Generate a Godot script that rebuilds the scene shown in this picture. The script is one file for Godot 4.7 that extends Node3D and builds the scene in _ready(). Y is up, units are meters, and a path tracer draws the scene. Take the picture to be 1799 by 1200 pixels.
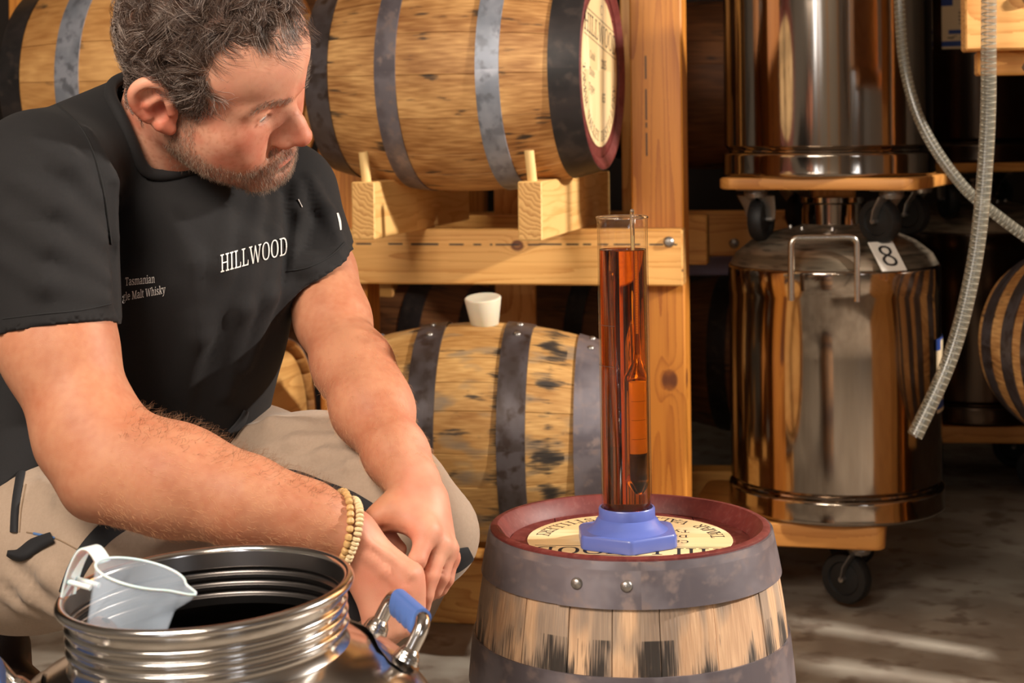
extends Node3D
# A cask store: a man crouching beside a small cask that carries a measuring cylinder of spirit.

const F := 2985.0      # focal length in pixels of the 1799 x 1200 frame
const HOR := 222.0     # image row of the horizon
const EYE := 0.95      # camera height
const ROLL := 0.0122   # the camera leans by 0.7 degrees

var M := {}            # materials by name
var rng := RandomNumberGenerator.new()


func P(px: float, py: float, d: float) -> Vector3:
	var ox := px - 899.5
	var oy := py - 600.0
	var x := ox * cos(ROLL) - oy * sin(ROLL)
	var y := ox * sin(ROLL) + oy * cos(ROLL) + 600.0 - HOR
	return Vector3(x * d / F, EYE - y * d / F, -d)


func _ready() -> void:
	rng.seed = 7
	setup_camera()
	setup_light()
	materials()
	setting()
	racks()
	casks()
	drums()
	right_side()
	foreground()
	person()


func setup_camera() -> void:
	var cam := Camera3D.new()
	cam.name = "camera"
	cam.projection = Camera3D.PROJECTION_FRUSTUM
	cam.near = 0.05
	cam.far = 60.0
	cam.size = 1200.0 / F * 0.05
	var s := (600.0 - HOR) / F * 0.05
	cam.frustum_offset = Vector2(s * sin(ROLL), -s * cos(ROLL))
	cam.position = Vector3(0, EYE, 0)
	cam.rotation.z = -ROLL
	var at := CameraAttributesPhysical.new()
	at.frustum_focal_length = 60.0
	at.exposure_aperture = 11.0
	at.frustum_focus_distance = 1.78
	cam.attributes = at
	add_child(cam)
	cam.projection = Camera3D.PROJECTION_FRUSTUM
	cam.near = 0.05
	cam.far = 60.0
	cam.size = 1200.0 / F * 0.05
	cam.current = true


func area_light(called: String, at: Vector3, to: Vector3, w: float, h: float, energy: float, col: Color) -> void:
	var l := AreaLight3D.new()
	l.name = called
	l.area_size = Vector2(w, h)
	l.area_normalize_energy = true
	l.light_energy = energy
	l.light_color = col
	l.area_range = 14.0
	l.shadow_enabled = true
	add_child(l)
	l.look_at_from_position(at, to, Vector3.UP)


const KEY_AT := Vector3(2.45, 1.82, -1.95)
const KEY_TO := Vector3(-0.2, 0.7, -2.4)
const FILL_AT := Vector3(-0.75, 1.75, -0.55)
const FILL_TO := Vector3(-0.2, 0.7, -2.4)

const ADDED_WINDOWS := [-2.4, 3.2]
const BATTENS := [3.9, 2.7, 1.5]

func setup_light() -> void:
	var we := WorldEnvironment.new()
	we.name = "environment"
	var e := Environment.new()
	e.background_mode = Environment.BG_COLOR
	e.background_color = Color(0.02, 0.018, 0.015)
	e.tonemap_mode = Environment.TONE_MAPPER_LINEAR
	e.tonemap_exposure = 0.91
	e.sdfgi_enabled = true
	e.ssao_enabled = true
	e.ssil_enabled = true
	we.environment = e
	add_child(we)
	# the photographer's lamps: a small hard lamp to the right, a broad umbrella above the camera
	area_light("flash_lamp_beam", KEY_AT + (KEY_TO - KEY_AT).normalized() * 0.03, KEY_TO, 0.1, 0.1, 14.0, Color(1.0, 0.965, 0.92))
	area_light("umbrella_beam", FILL_AT + (FILL_TO - FILL_AT).normalized() * 0.03, FILL_TO, 0.7, 0.5, 4.0, Color(1.0, 0.95, 0.89))
	# added lights behind the camera: window glow, and battens for the front wall
	for x in ADDED_WINDOWS:
		area_light("added_window_glow", Vector3(x, 1.9, 4.76), Vector3(x * 0.5, 0.9, -2.0), 1.3, 1.1, 2.6, Color(0.93, 0.96, 1.0))
	for z in BATTENS:
		area_light("added_batten_beam", Vector3(-0.6, 3.28, z), Vector3(-0.6, 0, z - 0.001), 1.2, 0.1, 3.5, Color(1.0, 0.95, 0.88))


# ---------------------------------------------------------------- tagging

func tag(o: Node, label := "", category := "", group := "", kind := "") -> Node:
	if label: o.set_meta("label", label)
	if category: o.set_meta("category", category)
	if group: o.set_meta("group", group)
	if kind: o.set_meta("kind", kind)
	return o


func numbered(called: String, under: Node) -> String:
	if not under.has_node(NodePath(called)):
		return called
	var k := 1
	while under.has_node(NodePath("%s_%03d" % [called, k])):
		k += 1
	return "%s_%03d" % [called, k]


func thing(called: String, label: String, category: String, at := Transform3D(), group := "") -> Node3D:
	var o := Node3D.new()
	o.name = numbered(called, self)
	o.transform = at
	add_child(o)
	tag(o, label, category, group)
	return o


func put(called: String, mesh: Mesh, mat: Material, under: Node = null, at := Transform3D()) -> MeshInstance3D:
	var par: Node = under if under else self
	var o := MeshInstance3D.new()
	o.name = numbered(called, par)
	o.mesh = mesh
	if mat: o.material_override = mat
	o.transform = at
	o.cast_shadow = GeometryInstance3D.SHADOW_CASTING_SETTING_ON
	par.add_child(o)
	return o


# ---------------------------------------------------------------- mesh building

class MB:
	var v := PackedVector3Array()
	var n := PackedVector3Array()
	var uv := PackedVector2Array()
	var c := PackedColorArray()
	var ix := PackedInt32Array()
	var colored := false

	func vert(p: Vector3, nn: Vector3, u := Vector2.ZERO, col := Color.WHITE) -> int:
		v.append(p)
		n.append(nn)
		uv.append(u)
		c.append(col)
		return v.size() - 1

	func tri(a: int, b: int, d: int) -> void:
		var g := (v[b] - v[a]).cross(v[d] - v[a])
		if g.dot(n[a] + n[b] + n[d]) > 0.0:
			ix.append(a); ix.append(d); ix.append(b)
		else:
			ix.append(a); ix.append(b); ix.append(d)

	func quad(a: int, b: int, d: int, e: int) -> void:
		tri(a, b, d)
		tri(a, d, e)

	func flat(pts: Array, nn: Vector3, uvs: Array = [], col := Color.WHITE) -> void:
		var at := v.size()
		for k in pts.size():
			vert(pts[k], nn, uvs[k] if uvs else Vector2.ZERO, col)
		for k in range(1, pts.size() - 1):
			tri(at, at + k, at + k + 1)

	# rings of points; normals from differences; sign +1 keeps cross(along ring, across rings)
	func loft(rings: Array, closed := true, uvs: Array = [], sgn := 1.0, col := Color.WHITE) -> void:
		var at := v.size()
		var m: int = rings[0].size()
		var rn := rings.size()
		for i in rn:
			var r: PackedVector3Array = rings[i]
			var r0: PackedVector3Array = rings[maxi(i - 1, 0)]
			var r1: PackedVector3Array = rings[mini(i + 1, rn - 1)]
			for j in m:
				var ja := (j + m - 1) % m if closed else maxi(j - 1, 0)
				var jb := (j + 1) % m if closed else mini(j + 1, m - 1)
				var nn := (r[jb] - r[ja]).cross(r1[j] - r0[j]).normalized() * sgn
				vert(r[j], nn, uvs[i][j] if uvs else Vector2(float(j) / m, float(i) / maxi(rn - 1, 1)), col)
		var last := m if closed else m - 1
		for i in rn - 1:
			for j in last:
				var a := at + i * m + j
				var b := at + i * m + (j + 1) % m
				quad(a, b, b + m, a + m)

	func cap(ring: PackedVector3Array, nn: Vector3, uvs: Array = [], col := Color.WHITE) -> void:
		var mid := Vector3.ZERO
		var muv := Vector2.ZERO
		for k in ring.size():
			mid += ring[k]
			if uvs: muv += uvs[k]
		var at := vert(mid / ring.size(), nn, muv / ring.size(), col)
		for k in ring.size():
			vert(ring[k], nn, uvs[k] if uvs else Vector2.ZERO, col)
		for k in ring.size():
			tri(at, at + 1 + k, at + 1 + (k + 1) % ring.size())

	# profile of (radius, height) about y; corners sharper than 35 degrees stay hard; normals point right of the walk direction
	func lathe(prof: Array, segs := 48, sgn := 1.0, from := 0.0, sweep := TAU, col := Color.WHITE) -> void:
		var k := prof.size()
		var sides := []
		var length := [0.0]
		for i in k - 1:
			var t: Vector2 = prof[i + 1] - prof[i]
			sides.append(Vector2(t.y, -t.x).normalized() * sgn)
			length.append(length[-1] + t.length())
		var whole: float = maxf(length[-1], 1e-6)
		var rows := []   # [profile index, normal]
		for i in k:
			var a: Vector2 = sides[maxi(i - 1, 0)]
			var b: Vector2 = sides[mini(i, k - 2)]
			if a.dot(b) < 0.82:
				rows.append([i, a])
				rows.append([i, b])
			else:
				rows.append([i, (a + b).normalized()])
		var at := v.size()
		for r in rows:
			var q: Vector2 = prof[r[0]]
			var nn: Vector2 = r[1]
			for s in segs + 1:
				var ang: float = from + sweep * s / segs
				var ca := cos(ang)
				var sa := sin(ang)
				vert(Vector3(q.x * ca, q.y, q.x * sa), Vector3(nn.x * ca, nn.y, nn.x * sa), Vector2(float(s) / segs, length[r[0]] / whole), col)
		for i in rows.size() - 1:
			if rows[i][0] == rows[i + 1][0]:
				continue
			for s in segs:
				var a := at + i * (segs + 1) + s
				quad(a, a + 1, a + segs + 2, a + segs + 1)

	func tube(path: Array, rad, segs := 10, caps := true, col := Color.WHITE, squash := 1.0) -> void:
		var rings := []
		var k := path.size()
		var t0: Vector3 = (path[1] - path[0]).normalized()
		var side := t0.cross(Vector3.UP if absf(t0.y) < 0.9 else Vector3.RIGHT).normalized()
		for i in k:
			var t: Vector3 = (path[mini(i + 1, k - 1)] - path[maxi(i - 1, 0)]).normalized()
			side = (side - t * side.dot(t)).normalized()
			var up := t.cross(side)
			var r: float = rad[i] if rad is Array else rad
			var ring := PackedVector3Array()
			for j in segs:
				var a := TAU * j / segs
				ring.append(path[i] + (side * cos(a) + up * sin(a) * squash) * r)
			rings.append(ring)
		loft(rings, true, [], 1.0, col)
		if caps:
			cap(rings[0], -t0, [], col)
			cap(rings[-1], (path[-1] - path[-2]).normalized(), [], col)

	# a box with chamfered edges, centred; u runs along x
	func box(size: Vector3, bev := 0.002, at := Transform3D(), col := Color.WHITE, uvs := 1.0, uvo := Vector2.ZERO, ends := true) -> void:
		var h := size / 2.0
		var i := h - Vector3.ONE * bev
		for ax in 3:
			if ax == 0 and not ends:
				continue
			for s in [-1.0, 1.0]:
				var nn := Vector3.ZERO
				nn[ax] = s
				var b := (ax + 1) % 3
				var d := (ax + 2) % 3
				var pts := []
				var us := []
				for q in [[-1, -1], [1, -1], [1, 1], [-1, 1]]:
					var p := Vector3.ZERO
					p[ax] = s * h[ax]
					p[b] = q[0] * i[b]
					p[d] = q[1] * i[d]
					pts.append(at * p)
					us.append(box_uv(p, ax, h, uvs) + uvo)
				flat(pts, at.basis * nn, us, col)
		for ax in 3:
			var b := (ax + 1) % 3
			var d := (ax + 2) % 3
			for sb in [-1.0, 1.0]:
				for sd in [-1.0, 1.0]:
					var nn := Vector3.ZERO
					nn[b] = sb
					nn[d] = sd
					var pts := []
					var us := []
					for q in [[-1, 0], [1, 0], [1, 1], [-1, 1]]:
						var p := Vector3.ZERO
						p[ax] = q[0] * i[ax]
						p[b] = sb * (i[b] if q[1] == 0 else h[b])
						p[d] = sd * (h[d] if q[1] == 0 else i[d])
						pts.append(at * p)
						us.append(box_uv(p, d if ax != 2 else b, h, uvs) + uvo)
					flat(pts, at.basis * nn.normalized(), us, col)
		for sx in [-1.0, 1.0]:
			for sy in [-1.0, 1.0]:
				for sz in [-1.0, 1.0]:
					var s := Vector3(sx, sy, sz)
					flat([at * (s * Vector3(h.x, i.y, i.z)), at * (s * Vector3(i.x, h.y, i.z)), at * (s * Vector3(i.x, i.y, h.z))], at.basis * s.normalized(), [Vector2.ZERO, Vector2.ZERO, Vector2.ZERO], col)

	func box_uv(p: Vector3, ax: int, h: Vector3, k: float) -> Vector2:
		if ax == 0:
			return Vector2(p.z + h.z, p.y + h.y) * k
		if ax == 1:
			return Vector2(p.x + h.x, p.z + h.z) * k
		return Vector2(p.x + h.x, h.y - p.y) * k

	func mesh() -> ArrayMesh:
		var arr := []
		arr.resize(Mesh.ARRAY_MAX)
		arr[Mesh.ARRAY_VERTEX] = v
		arr[Mesh.ARRAY_NORMAL] = n
		arr[Mesh.ARRAY_TEX_UV] = uv
		if colored:
			arr[Mesh.ARRAY_COLOR] = c
		arr[Mesh.ARRAY_INDEX] = ix
		var m := ArrayMesh.new()
		m.add_surface_from_arrays(Mesh.PRIMITIVE_TRIANGLES, arr)
		return m


func box_mesh(size: Vector3, bev := 0.002, uvs := 1.0, uvo := Vector2.ZERO) -> ArrayMesh:
	var b := MB.new()
	b.box(size, bev, Transform3D(), Color.WHITE, uvs, uvo)
	return b.mesh()


func lathe_mesh(prof: Array, segs := 48, sgn := 1.0) -> ArrayMesh:
	var b := MB.new()
	b.lathe(prof, segs, sgn)
	return b.mesh()


func tube_mesh(path: Array, rad, segs := 10, caps := true) -> ArrayMesh:
	var b := MB.new()
	b.tube(path, rad, segs, caps)
	return b.mesh()


# a smooth path through points
func smooth_path(pts: Array, per := 8) -> Array:
	var out := []
	for i in pts.size() - 1:
		var p0: Vector3 = pts[maxi(i - 1, 0)]
		var p1: Vector3 = pts[i]
		var p2: Vector3 = pts[i + 1]
		var p3: Vector3 = pts[mini(i + 2, pts.size() - 1)]
		for k in per:
			out.append(p1.cubic_interpolate(p2, p0, p3, float(k) / per))
	out.append(pts[-1])
	return out


func arc2(cx: float, cy: float, r: float, a0: float, a1: float, k := 5) -> Array:
	var out := []
	for i in k + 1:
		var a := deg_to_rad(lerpf(a0, a1, float(i) / k))
		out.append(Vector2(cx + r * cos(a), cy + r * sin(a)))
	return out


# lettering as triangles in a plane: [points, count], x to the right, y up, centred on its box
func letters(text: String, height: float, serif := true, weight := 400) -> PackedVector2Array:
	var tm := TextMesh.new()
	var f := SystemFont.new()
	f.font_names = PackedStringArray(["Droid Serif"] if serif else ["Droid Sans"])
	f.font_weight = weight
	tm.font = f
	tm.font_size = 64
	tm.pixel_size = 0.01
	tm.depth = 0.0
	tm.curve_step = 2.0
	tm.text = text
	var out := PackedVector2Array()
	if tm.get_surface_count() == 0:
		return out
	var lo := Vector2(1e9, 1e9)
	var hi := -lo
	var arr := tm.surface_get_arrays(0)
	var vs: PackedVector3Array = arr[Mesh.ARRAY_VERTEX]
	var order: PackedInt32Array = arr[Mesh.ARRAY_INDEX] if arr[Mesh.ARRAY_INDEX] != null else PackedInt32Array(range(vs.size()))
	for k in order:
		var q := Vector2(vs[k].x, vs[k].y)
		out.append(q)
		lo = lo.min(q)
		hi = hi.max(q)
	var cap := 0.01 * 64 * 0.714
	for k in out.size():
		out[k] = Vector2(out[k].x - (lo.x + hi.x) / 2.0, out[k].y - (lo.y + hi.y) / 2.0) * (height / cap)
	return out


# ---------------------------------------------------------------- textures

func nz(w: int, h: int, sx: float, sy: float, freq: float, sd: int, oct := 3) -> PackedByteArray:
	var n := FastNoiseLite.new()
	n.seed = sd
	n.noise_type = FastNoiseLite.TYPE_SIMPLEX_SMOOTH
	n.frequency = freq
	n.fractal_octaves = oct
	var im := n.get_image(maxi(4, int(w / sx)), maxi(4, int(h / sy)))
	im.resize(w, h, Image.INTERPOLATE_BILINEAR)
	return im.get_data()


func tex(w: int, h: int, d: PackedByteArray, mips := true) -> ImageTexture:
	var im := Image.create_from_data(w, h, false, Image.FORMAT_RGB8, d)
	return ImageTexture.create_from_image(im)


func grey_tex(w: int, h: int, d: PackedByteArray) -> ImageTexture:
	return ImageTexture.create_from_image(Image.create_from_data(w, h, false, Image.FORMAT_L8, d))


func std(called: String, col: Color, rough := 0.6, metal := 0.0) -> StandardMaterial3D:
	var m := StandardMaterial3D.new()
	m.resource_name = called
	m.albedo_color = col
	m.roughness = rough
	m.metallic = metal
	M[called] = m
	return m


# sawn pine: u along the grain. knots: [u, v, radius] in pixels; dash: row of a dashed pencil line, or -1
func pine(w: int, h: int, sd: int, light: Color, dark: Color, rings: float, knots := [], dash := -1.0, dash_from := 0.0, dash_to := 1.0, knot_long := 1.5) -> ImageTexture:
	var warp := nz(w, h, 6, 1, 0.012, sd, 2)
	var fib := nz(w, h, 14, 1, 0.25, sd + 1, 2)
	var blot := nz(w, h, 3, 1, 0.01, sd + 2, 3)
	var dsh := nz(w, h, 1, 1, 0.06, sd + 3, 2)
	var d := PackedByteArray()
	d.resize(w * h * 3)
	var knot_col := Color(0.36, 0.17, 0.06)
	for y in h:
		for x in w:
			var i := y * w + x
			var t := float(y) / h * rings + warp[i] / 255.0 * 3.2
			var kd := 0.0
			for k in knots:
				var dx: float = (x - k[0]) / knot_long
				var dy: float = y - k[1]
				var r: float = k[2]
				var e := (dx * dx + dy * dy) / (r * r)
				if e < 14.0:
					t += 2.4 * exp(-e * 0.35) * signf(dy + 0.01)
				if e < 1.6:
					kd = maxf(kd, clampf((1.6 - e) * 1.6, 0.0, 1.0))
			var fr := t - floorf(t)
			var ring := fr * fr * fr
			var c := light.lerp(dark, clampf(ring * 0.75 + (fib[i] / 255.0 - 0.5) * 0.45 + (blot[i] / 255.0 - 0.5) * 0.5, 0.0, 1.0))
			if kd > 0.0:
				c = c.lerp(knot_col, kd * (0.66 + 0.22 * sin(t * 5.0)))
			if dash >= 0.0 and absf(y - dash - (warp[i] / 255.0 - 0.5) * 3.0) < h * 0.016 and x > dash_from * w and x < dash_to * w and dsh[x] > 105:
				c = c.lerp(Color(0.12, 0.1, 0.1), 0.75)
			d[i * 3] = int(clampf(c.r, 0, 1) * 255)
			d[i * 3 + 1] = int(clampf(c.g, 0, 1) * 255)
			d[i * 3 + 2] = int(clampf(c.b, 0, 1) * 255)
	return tex(w, h, d)


# growth rings across a sawn end
func end_grain(w: int, sd: int, light: Color, dark: Color, cx: float, cy: float) -> ImageTexture:
	var warp := nz(w, w, 1, 1, 0.02, sd, 2)
	var fine := nz(w, w, 1, 1, 0.3, sd + 1, 2)
	var d := PackedByteArray()
	d.resize(w * w * 3)
	for y in w:
		for x in w:
			var i := y * w + x
			var r := Vector2(x - cx, y - cy).length() / 11.0 + warp[i] / 255.0 * 1.2
			var fr := r - floorf(r)
			var c := light.lerp(dark, clampf(fr * fr * 0.9 + (fine[i] / 255.0 - 0.5) * 0.4, 0.0, 1.0))
			d[i * 3] = int(c.r * 255)
			d[i * 3 + 1] = int(c.g * 255)
			d[i * 3 + 2] = int(c.b * 255)
	return tex(w, w, d)


# oak of a whole cask: u along the staves, v round the cask; edges: stave edges in turns; marks: [u0, u1, strength] bands of black stain
func oak(w: int, h: int, sd: int, light: Color, dark: Color, edges: Array, grey := 0.0, marks := [], black := 0.0, rough := 0.6) -> ImageTexture:
	var fib := nz(w, h, 10, 1, 0.16, sd, 3)
	var fine := nz(w, h, 18, 1, 0.5, sd + 1, 2)
	var blot := nz(w, h, 2.5, 1, 0.012, sd + 2, 4)
	var gm := nz(w, h, 3, 1, 0.02, sd + 3, 3)
	var bm := nz(w, h, 4, 1, 0.028, sd + 4, 4)
	var tone := []
	var r := RandomNumberGenerator.new()
	r.seed = sd
	for e in edges:
		tone.append(r.randf_range(-0.14, 0.13))
	var d := PackedByteArray()
	d.resize(w * h * 3)
	var grey_col := Color(0.47, 0.43, 0.4)
	var black_col := Color(0.13, 0.11, 0.1)
	var st := 0
	for y in h:
		var turn := float(y) / h
		while st < edges.size() - 1 and turn >= edges[st + 1]:
			st += 1
		var tn: float = tone[st]
		for x in w:
			var i := y * w + x
			var s := 0.42 + tn + (fib[i] / 255.0 - 0.5) * rough + (fine[i] / 255.0 - 0.5) * 0.35 + (blot[i] / 255.0 - 0.5) * 0.7
			var c := light.lerp(dark, clampf(s, 0.0, 1.0))
			if grey > 0.0:
				c = c.lerp(grey_col, clampf((gm[i] / 255.0 - 0.62 + grey * 0.4) * 3.0, 0.0, 0.75) * (0.6 + fine[i] / 255.0 * 0.4))
			if black > 0.0:
				c = c.lerp(black_col, clampf((bm[i] / 255.0 + (fib[i] / 255.0 - 0.5) * 0.3 - 1.0 + black * 0.4) * 5.0, 0.0, 0.8))
			var u := float(x) / w
			for k in marks:
				if u > k[0] and u < k[1]:
					var near: float = 1.0 - absf(u - k[3]) / maxf(k[1] - k[0], 0.001)
					c = c.lerp(black_col, clampf((gm[i] / 255.0 * 0.6 + bm[i] / 255.0 * 0.5 + (fine[i] / 255.0 - 0.5) * 0.5 - 1.02 + near * k[2]) * 4.0, 0.0, 0.85))
			d[i * 3] = int(clampf(c.r, 0, 1) * 255)
			d[i * 3 + 1] = int(clampf(c.g, 0, 1) * 255)
			d[i * 3 + 2] = int(clampf(c.b, 0, 1) * 255)
	return tex(w, h, d)


func blotchy(w: int, sd: int, freq: float, a: Color, b: Color, c3: Color, sx := 1.0) -> ImageTexture:
	var n1 := nz(w, w, sx, 1, freq, sd, 4)
	var n2 := nz(w, w, sx, 1, freq * 2.6, sd + 1, 4)
	var d := PackedByteArray()
	d.resize(w * w * 3)
	for i in w * w:
		var c := a.lerp(b, smoothstep(0.3, 0.7, n1[i] / 255.0)).lerp(c3, smoothstep(0.55, 0.85, n2[i] / 255.0))
		d[i * 3] = int(c.r * 255)
		d[i * 3 + 1] = int(c.g * 255)
		d[i * 3 + 2] = int(c.b * 255)
	return tex(w, w, d)


func textured(called: String, t: Texture2D, rough := 0.6, metal := 0.0, tri := 0.0) -> StandardMaterial3D:
	var m := std(called, Color.WHITE, rough, metal)
	m.albedo_texture = t
	if tri > 0.0:
		m.uv1_triplanar = true
		m.uv1_scale = Vector3.ONE * tri
	return m


func bump(m: StandardMaterial3D, t: Texture2D, scale_cm: float) -> void:
	m.heightmap_enabled = true
	m.heightmap_texture = t
	m.heightmap_scale = scale_cm


# ---------------------------------------------------------------- materials

var E_MAIN := []
var E_UP := []
var E_LOW := []
var E_DARK := []

func stave_edges(n: int, sd: int) -> Array:
	var r := RandomNumberGenerator.new()
	r.seed = sd
	var w := []
	var total := 0.0
	for k in n:
		w.append(r.randf_range(0.75, 1.25))
		total += w[-1]
	var out := []
	var at := 0.0
	for k in n:
		out.append(at / total)
		at += w[k]
	out.append(1.0)
	return out


func materials() -> void:
	E_MAIN = stave_edges(17, 11)
	E_UP = stave_edges(20, 23)
	E_LOW = stave_edges(19, 31)
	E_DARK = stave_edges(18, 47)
	var fibre := grey_tex(512, 256, nz(512, 256, 14, 1, 0.3, 91, 3))
	var m: StandardMaterial3D
	m = textured("oak_weathered", oak(512, 1024, 5, Color(0.88, 0.73, 0.58), Color(0.64, 0.49, 0.37), E_MAIN, 0.72, [[0.66, 0.85, 0.6, 0.79], [0.1, 0.3, 0.5, 0.2]], 0.0, 0.4), 0.75)
	bump(m, grey_tex(512, 1024, nz(512, 1024, 12, 1, 0.35, 92, 3)), 0.09)
	m = textured("oak_golden", oak(512, 1024, 6, Color(0.87, 0.67, 0.42), Color(0.52, 0.32, 0.14), E_UP, 0.0, [[0.9, 1.0, 0.3, 0.95]], 0.6, 0.7), 0.62)
	bump(m, fibre, 0.05)
	m = textured("oak_pale", oak(512, 512, 16, Color(0.87, 0.66, 0.4), Color(0.64, 0.42, 0.2), E_UP, 0.0, [], 0.35), 0.62)
	bump(m, fibre, 0.05)
	m = textured("oak_mottled", oak(512, 1024, 7, Color(0.87, 0.69, 0.43), Color(0.6, 0.4, 0.18), E_LOW, 0.12, [[0.54, 0.64, 0.6, 0.62], [0.72, 0.86, 0.54, 0.8], [0.22, 0.36, 0.5, 0.3]], 0.5), 0.68)
	bump(m, fibre, 0.07)
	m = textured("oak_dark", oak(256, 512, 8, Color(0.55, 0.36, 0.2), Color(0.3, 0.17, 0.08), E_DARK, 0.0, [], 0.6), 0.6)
	textured("hoop_dark", blotchy(256, 60, 0.012, Color(0.5, 0.47, 0.49), Color(0.39, 0.36, 0.38), Color(0.57, 0.5, 0.48)), 0.46, 0.4, 4.0)
	textured("hoop_black", blotchy(256, 61, 0.012, Color(0.2, 0.18, 0.18), Color(0.14, 0.13, 0.13), Color(0.28, 0.24, 0.22)), 0.45, 0.35, 3.0)
	textured("hoop_grey", blotchy(256, 62, 0.014, Color(0.66, 0.67, 0.71), Color(0.54, 0.56, 0.6), Color(0.42, 0.43, 0.46)), 0.5, 0.45, 3.0)
	textured("hoop_brown", blotchy(256, 63, 0.014, Color(0.3, 0.26, 0.25), Color(0.4, 0.37, 0.38), Color(0.24, 0.18, 0.15)), 0.45, 0.5, 3.0)
	std("rivet", Color(0.66, 0.64, 0.62), 0.35, 0.9)
	textured("red_paint", blotchy(256, 64, 0.03, Color(0.36, 0.11, 0.1), Color(0.42, 0.16, 0.14), Color(0.45, 0.24, 0.22)), 0.55, 0.0, 5.0)
	textured("label_paper", blotchy(256, 65, 0.01, Color(0.9, 0.78, 0.58), Color(0.85, 0.72, 0.52), Color(0.93, 0.82, 0.64), 5), 0.6, 0.0, 2.5)
	std("ink", Color(0.1, 0.09, 0.1), 0.7)
	std("ink_grey", Color(0.3, 0.27, 0.25), 0.7)
	m = textured("head_oak", pine(256, 256, 71, Color(0.88, 0.68, 0.4), Color(0.72, 0.5, 0.25), 7.0), 0.6)
	m.uv1_scale = Vector3(2.4, 2.4, 1)
	m = textured("beam_pine", pine(1024, 128, 73, Color(0.93, 0.71, 0.41), Color(0.79, 0.53, 0.24), 3.0, [[878, 38, 11], [960, 100, 4], [250, 70, 6]], 34.0, 0.0, 0.995, 0.45), 0.5)
	m = textured("post_pine", pine(1024, 128, 74, Color(0.8, 0.52, 0.19), Color(0.64, 0.36, 0.1), 3.0, [[142, 88, 17], [880, 30, 7]], 38.0, 0.285, 0.385, 0.42), 0.5)
	m = textured("pine", pine(512, 128, 75, Color(0.86, 0.63, 0.33), Color(0.7, 0.44, 0.18), 2.6, [[400, 40, 8]]), 0.5)
	m.uv1_scale = Vector3(0.9, 8.0, 1)
	m = textured("rail_pine", pine(512, 128, 76, Color(0.93, 0.75, 0.47), Color(0.83, 0.6, 0.32), 2.6), 0.55)
	m.uv1_scale = Vector3(1.6, 9.0, 1)
	m = textured("plank_pine", pine(512, 128, 77, Color(0.9, 0.68, 0.4), Color(0.74, 0.48, 0.22), 4.0, [[90, 60, 9]]), 0.55)
	m.uv1_scale = Vector3(1.8, 4.0, 1)
	m = textured("end_grain", end_grain(128, 78, Color(0.9, 0.7, 0.42), Color(0.66, 0.44, 0.2), 150, 70), 0.6)
	m.uv1_scale = Vector3(10, 10, 1)
	m = textured("dolly_ply", pine(256, 64, 79, Color(0.78, 0.54, 0.27), Color(0.64, 0.4, 0.17), 2.0), 0.5)
	m.uv1_scale = Vector3(2, 8, 1)
	std("peg_wood", Color(0.92, 0.76, 0.5), 0.55)
	m = std("steel", Color(0.64, 0.59, 0.54), 0.1, 1.0)
	bump(m, grey_tex(256, 256, nz(256, 256, 1, 5, 0.02, 93, 2)), 0.06)
	m = std("steel_shaded", Color(0.3, 0.25, 0.21), 0.22, 1.0)  # drum steel darkened: shade of the rear stack put into its colour
	m = std("steel_can", Color(0.84, 0.82, 0.8), 0.17, 1.0)
	bump(m, grey_tex(256, 256, nz(256, 256, 2, 1, 0.02, 94, 2)), 0.03)
	m = std("steel_inside", Color(0.42, 0.4, 0.39), 0.32, 1.0)
	m = textured("steel_dusty", blotchy(256, 95, 0.02, Color(0.46, 0.42, 0.36), Color(0.62, 0.56, 0.48), Color(0.36, 0.32, 0.27)), 0.35, 0.75)
	std("steel_wire", Color(0.75, 0.72, 0.68), 0.25, 1.0)
	std("rubber", Color(0.035, 0.033, 0.033), 0.6)
	std("galvanised", Color(0.6, 0.58, 0.56), 0.4, 0.9)
	std("white_plate", Color(0.9, 0.88, 0.84), 0.5)
	m = std("blue_plastic", Color(0.35, 0.41, 0.69), 0.3)
	std("blue_grip", Color(0.29, 0.42, 0.68), 0.45)
	m = std("silicone", Color(0.88, 0.85, 0.76), 0.5)
	m.subsurf_scatter_enabled = true
	m.subsurf_scatter_strength = 0.4
	textured("concrete", blotchy(1024, 66, 0.008, Color(0.62, 0.59, 0.54), Color(0.54, 0.5, 0.45), Color(0.47, 0.42, 0.37)), 0.7, 0.0, 0.45)
	m = M.concrete
	m.uv1_world_triplanar = true
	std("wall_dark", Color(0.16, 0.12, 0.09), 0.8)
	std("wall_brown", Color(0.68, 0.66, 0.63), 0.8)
	std("ceiling_dark", Color(0.6, 0.56, 0.52), 0.8)
	std("door_grey", Color(0.55, 0.53, 0.52), 0.6)
	std("lavender", Color(0.62, 0.6, 0.74), 0.6)
	m = std("glow_cool", Color(0.9, 0.95, 1), 0.3)  # glow of the added windows, for highlights in the steel
	m.emission_enabled = true
	m.emission = Color(0.93, 0.96, 1.0)
	m.emission_energy_multiplier = 2.0
	m = std("glow_warm", Color(1, 0.9, 0.75), 0.5)
	m.emission_enabled = true
	m.emission = Color(1, 0.88, 0.72)
	m.emission_energy_multiplier = 3.0


# ---------------------------------------------------------------- the room

func structure(called: String, size: Vector3, at: Vector3, mat: Material) -> MeshInstance3D:
	var o := put(called, box_mesh(size, 0.004), mat, null, Transform3D(Basis(), at))
	o.set_meta("kind", "structure")
	return o


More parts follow.
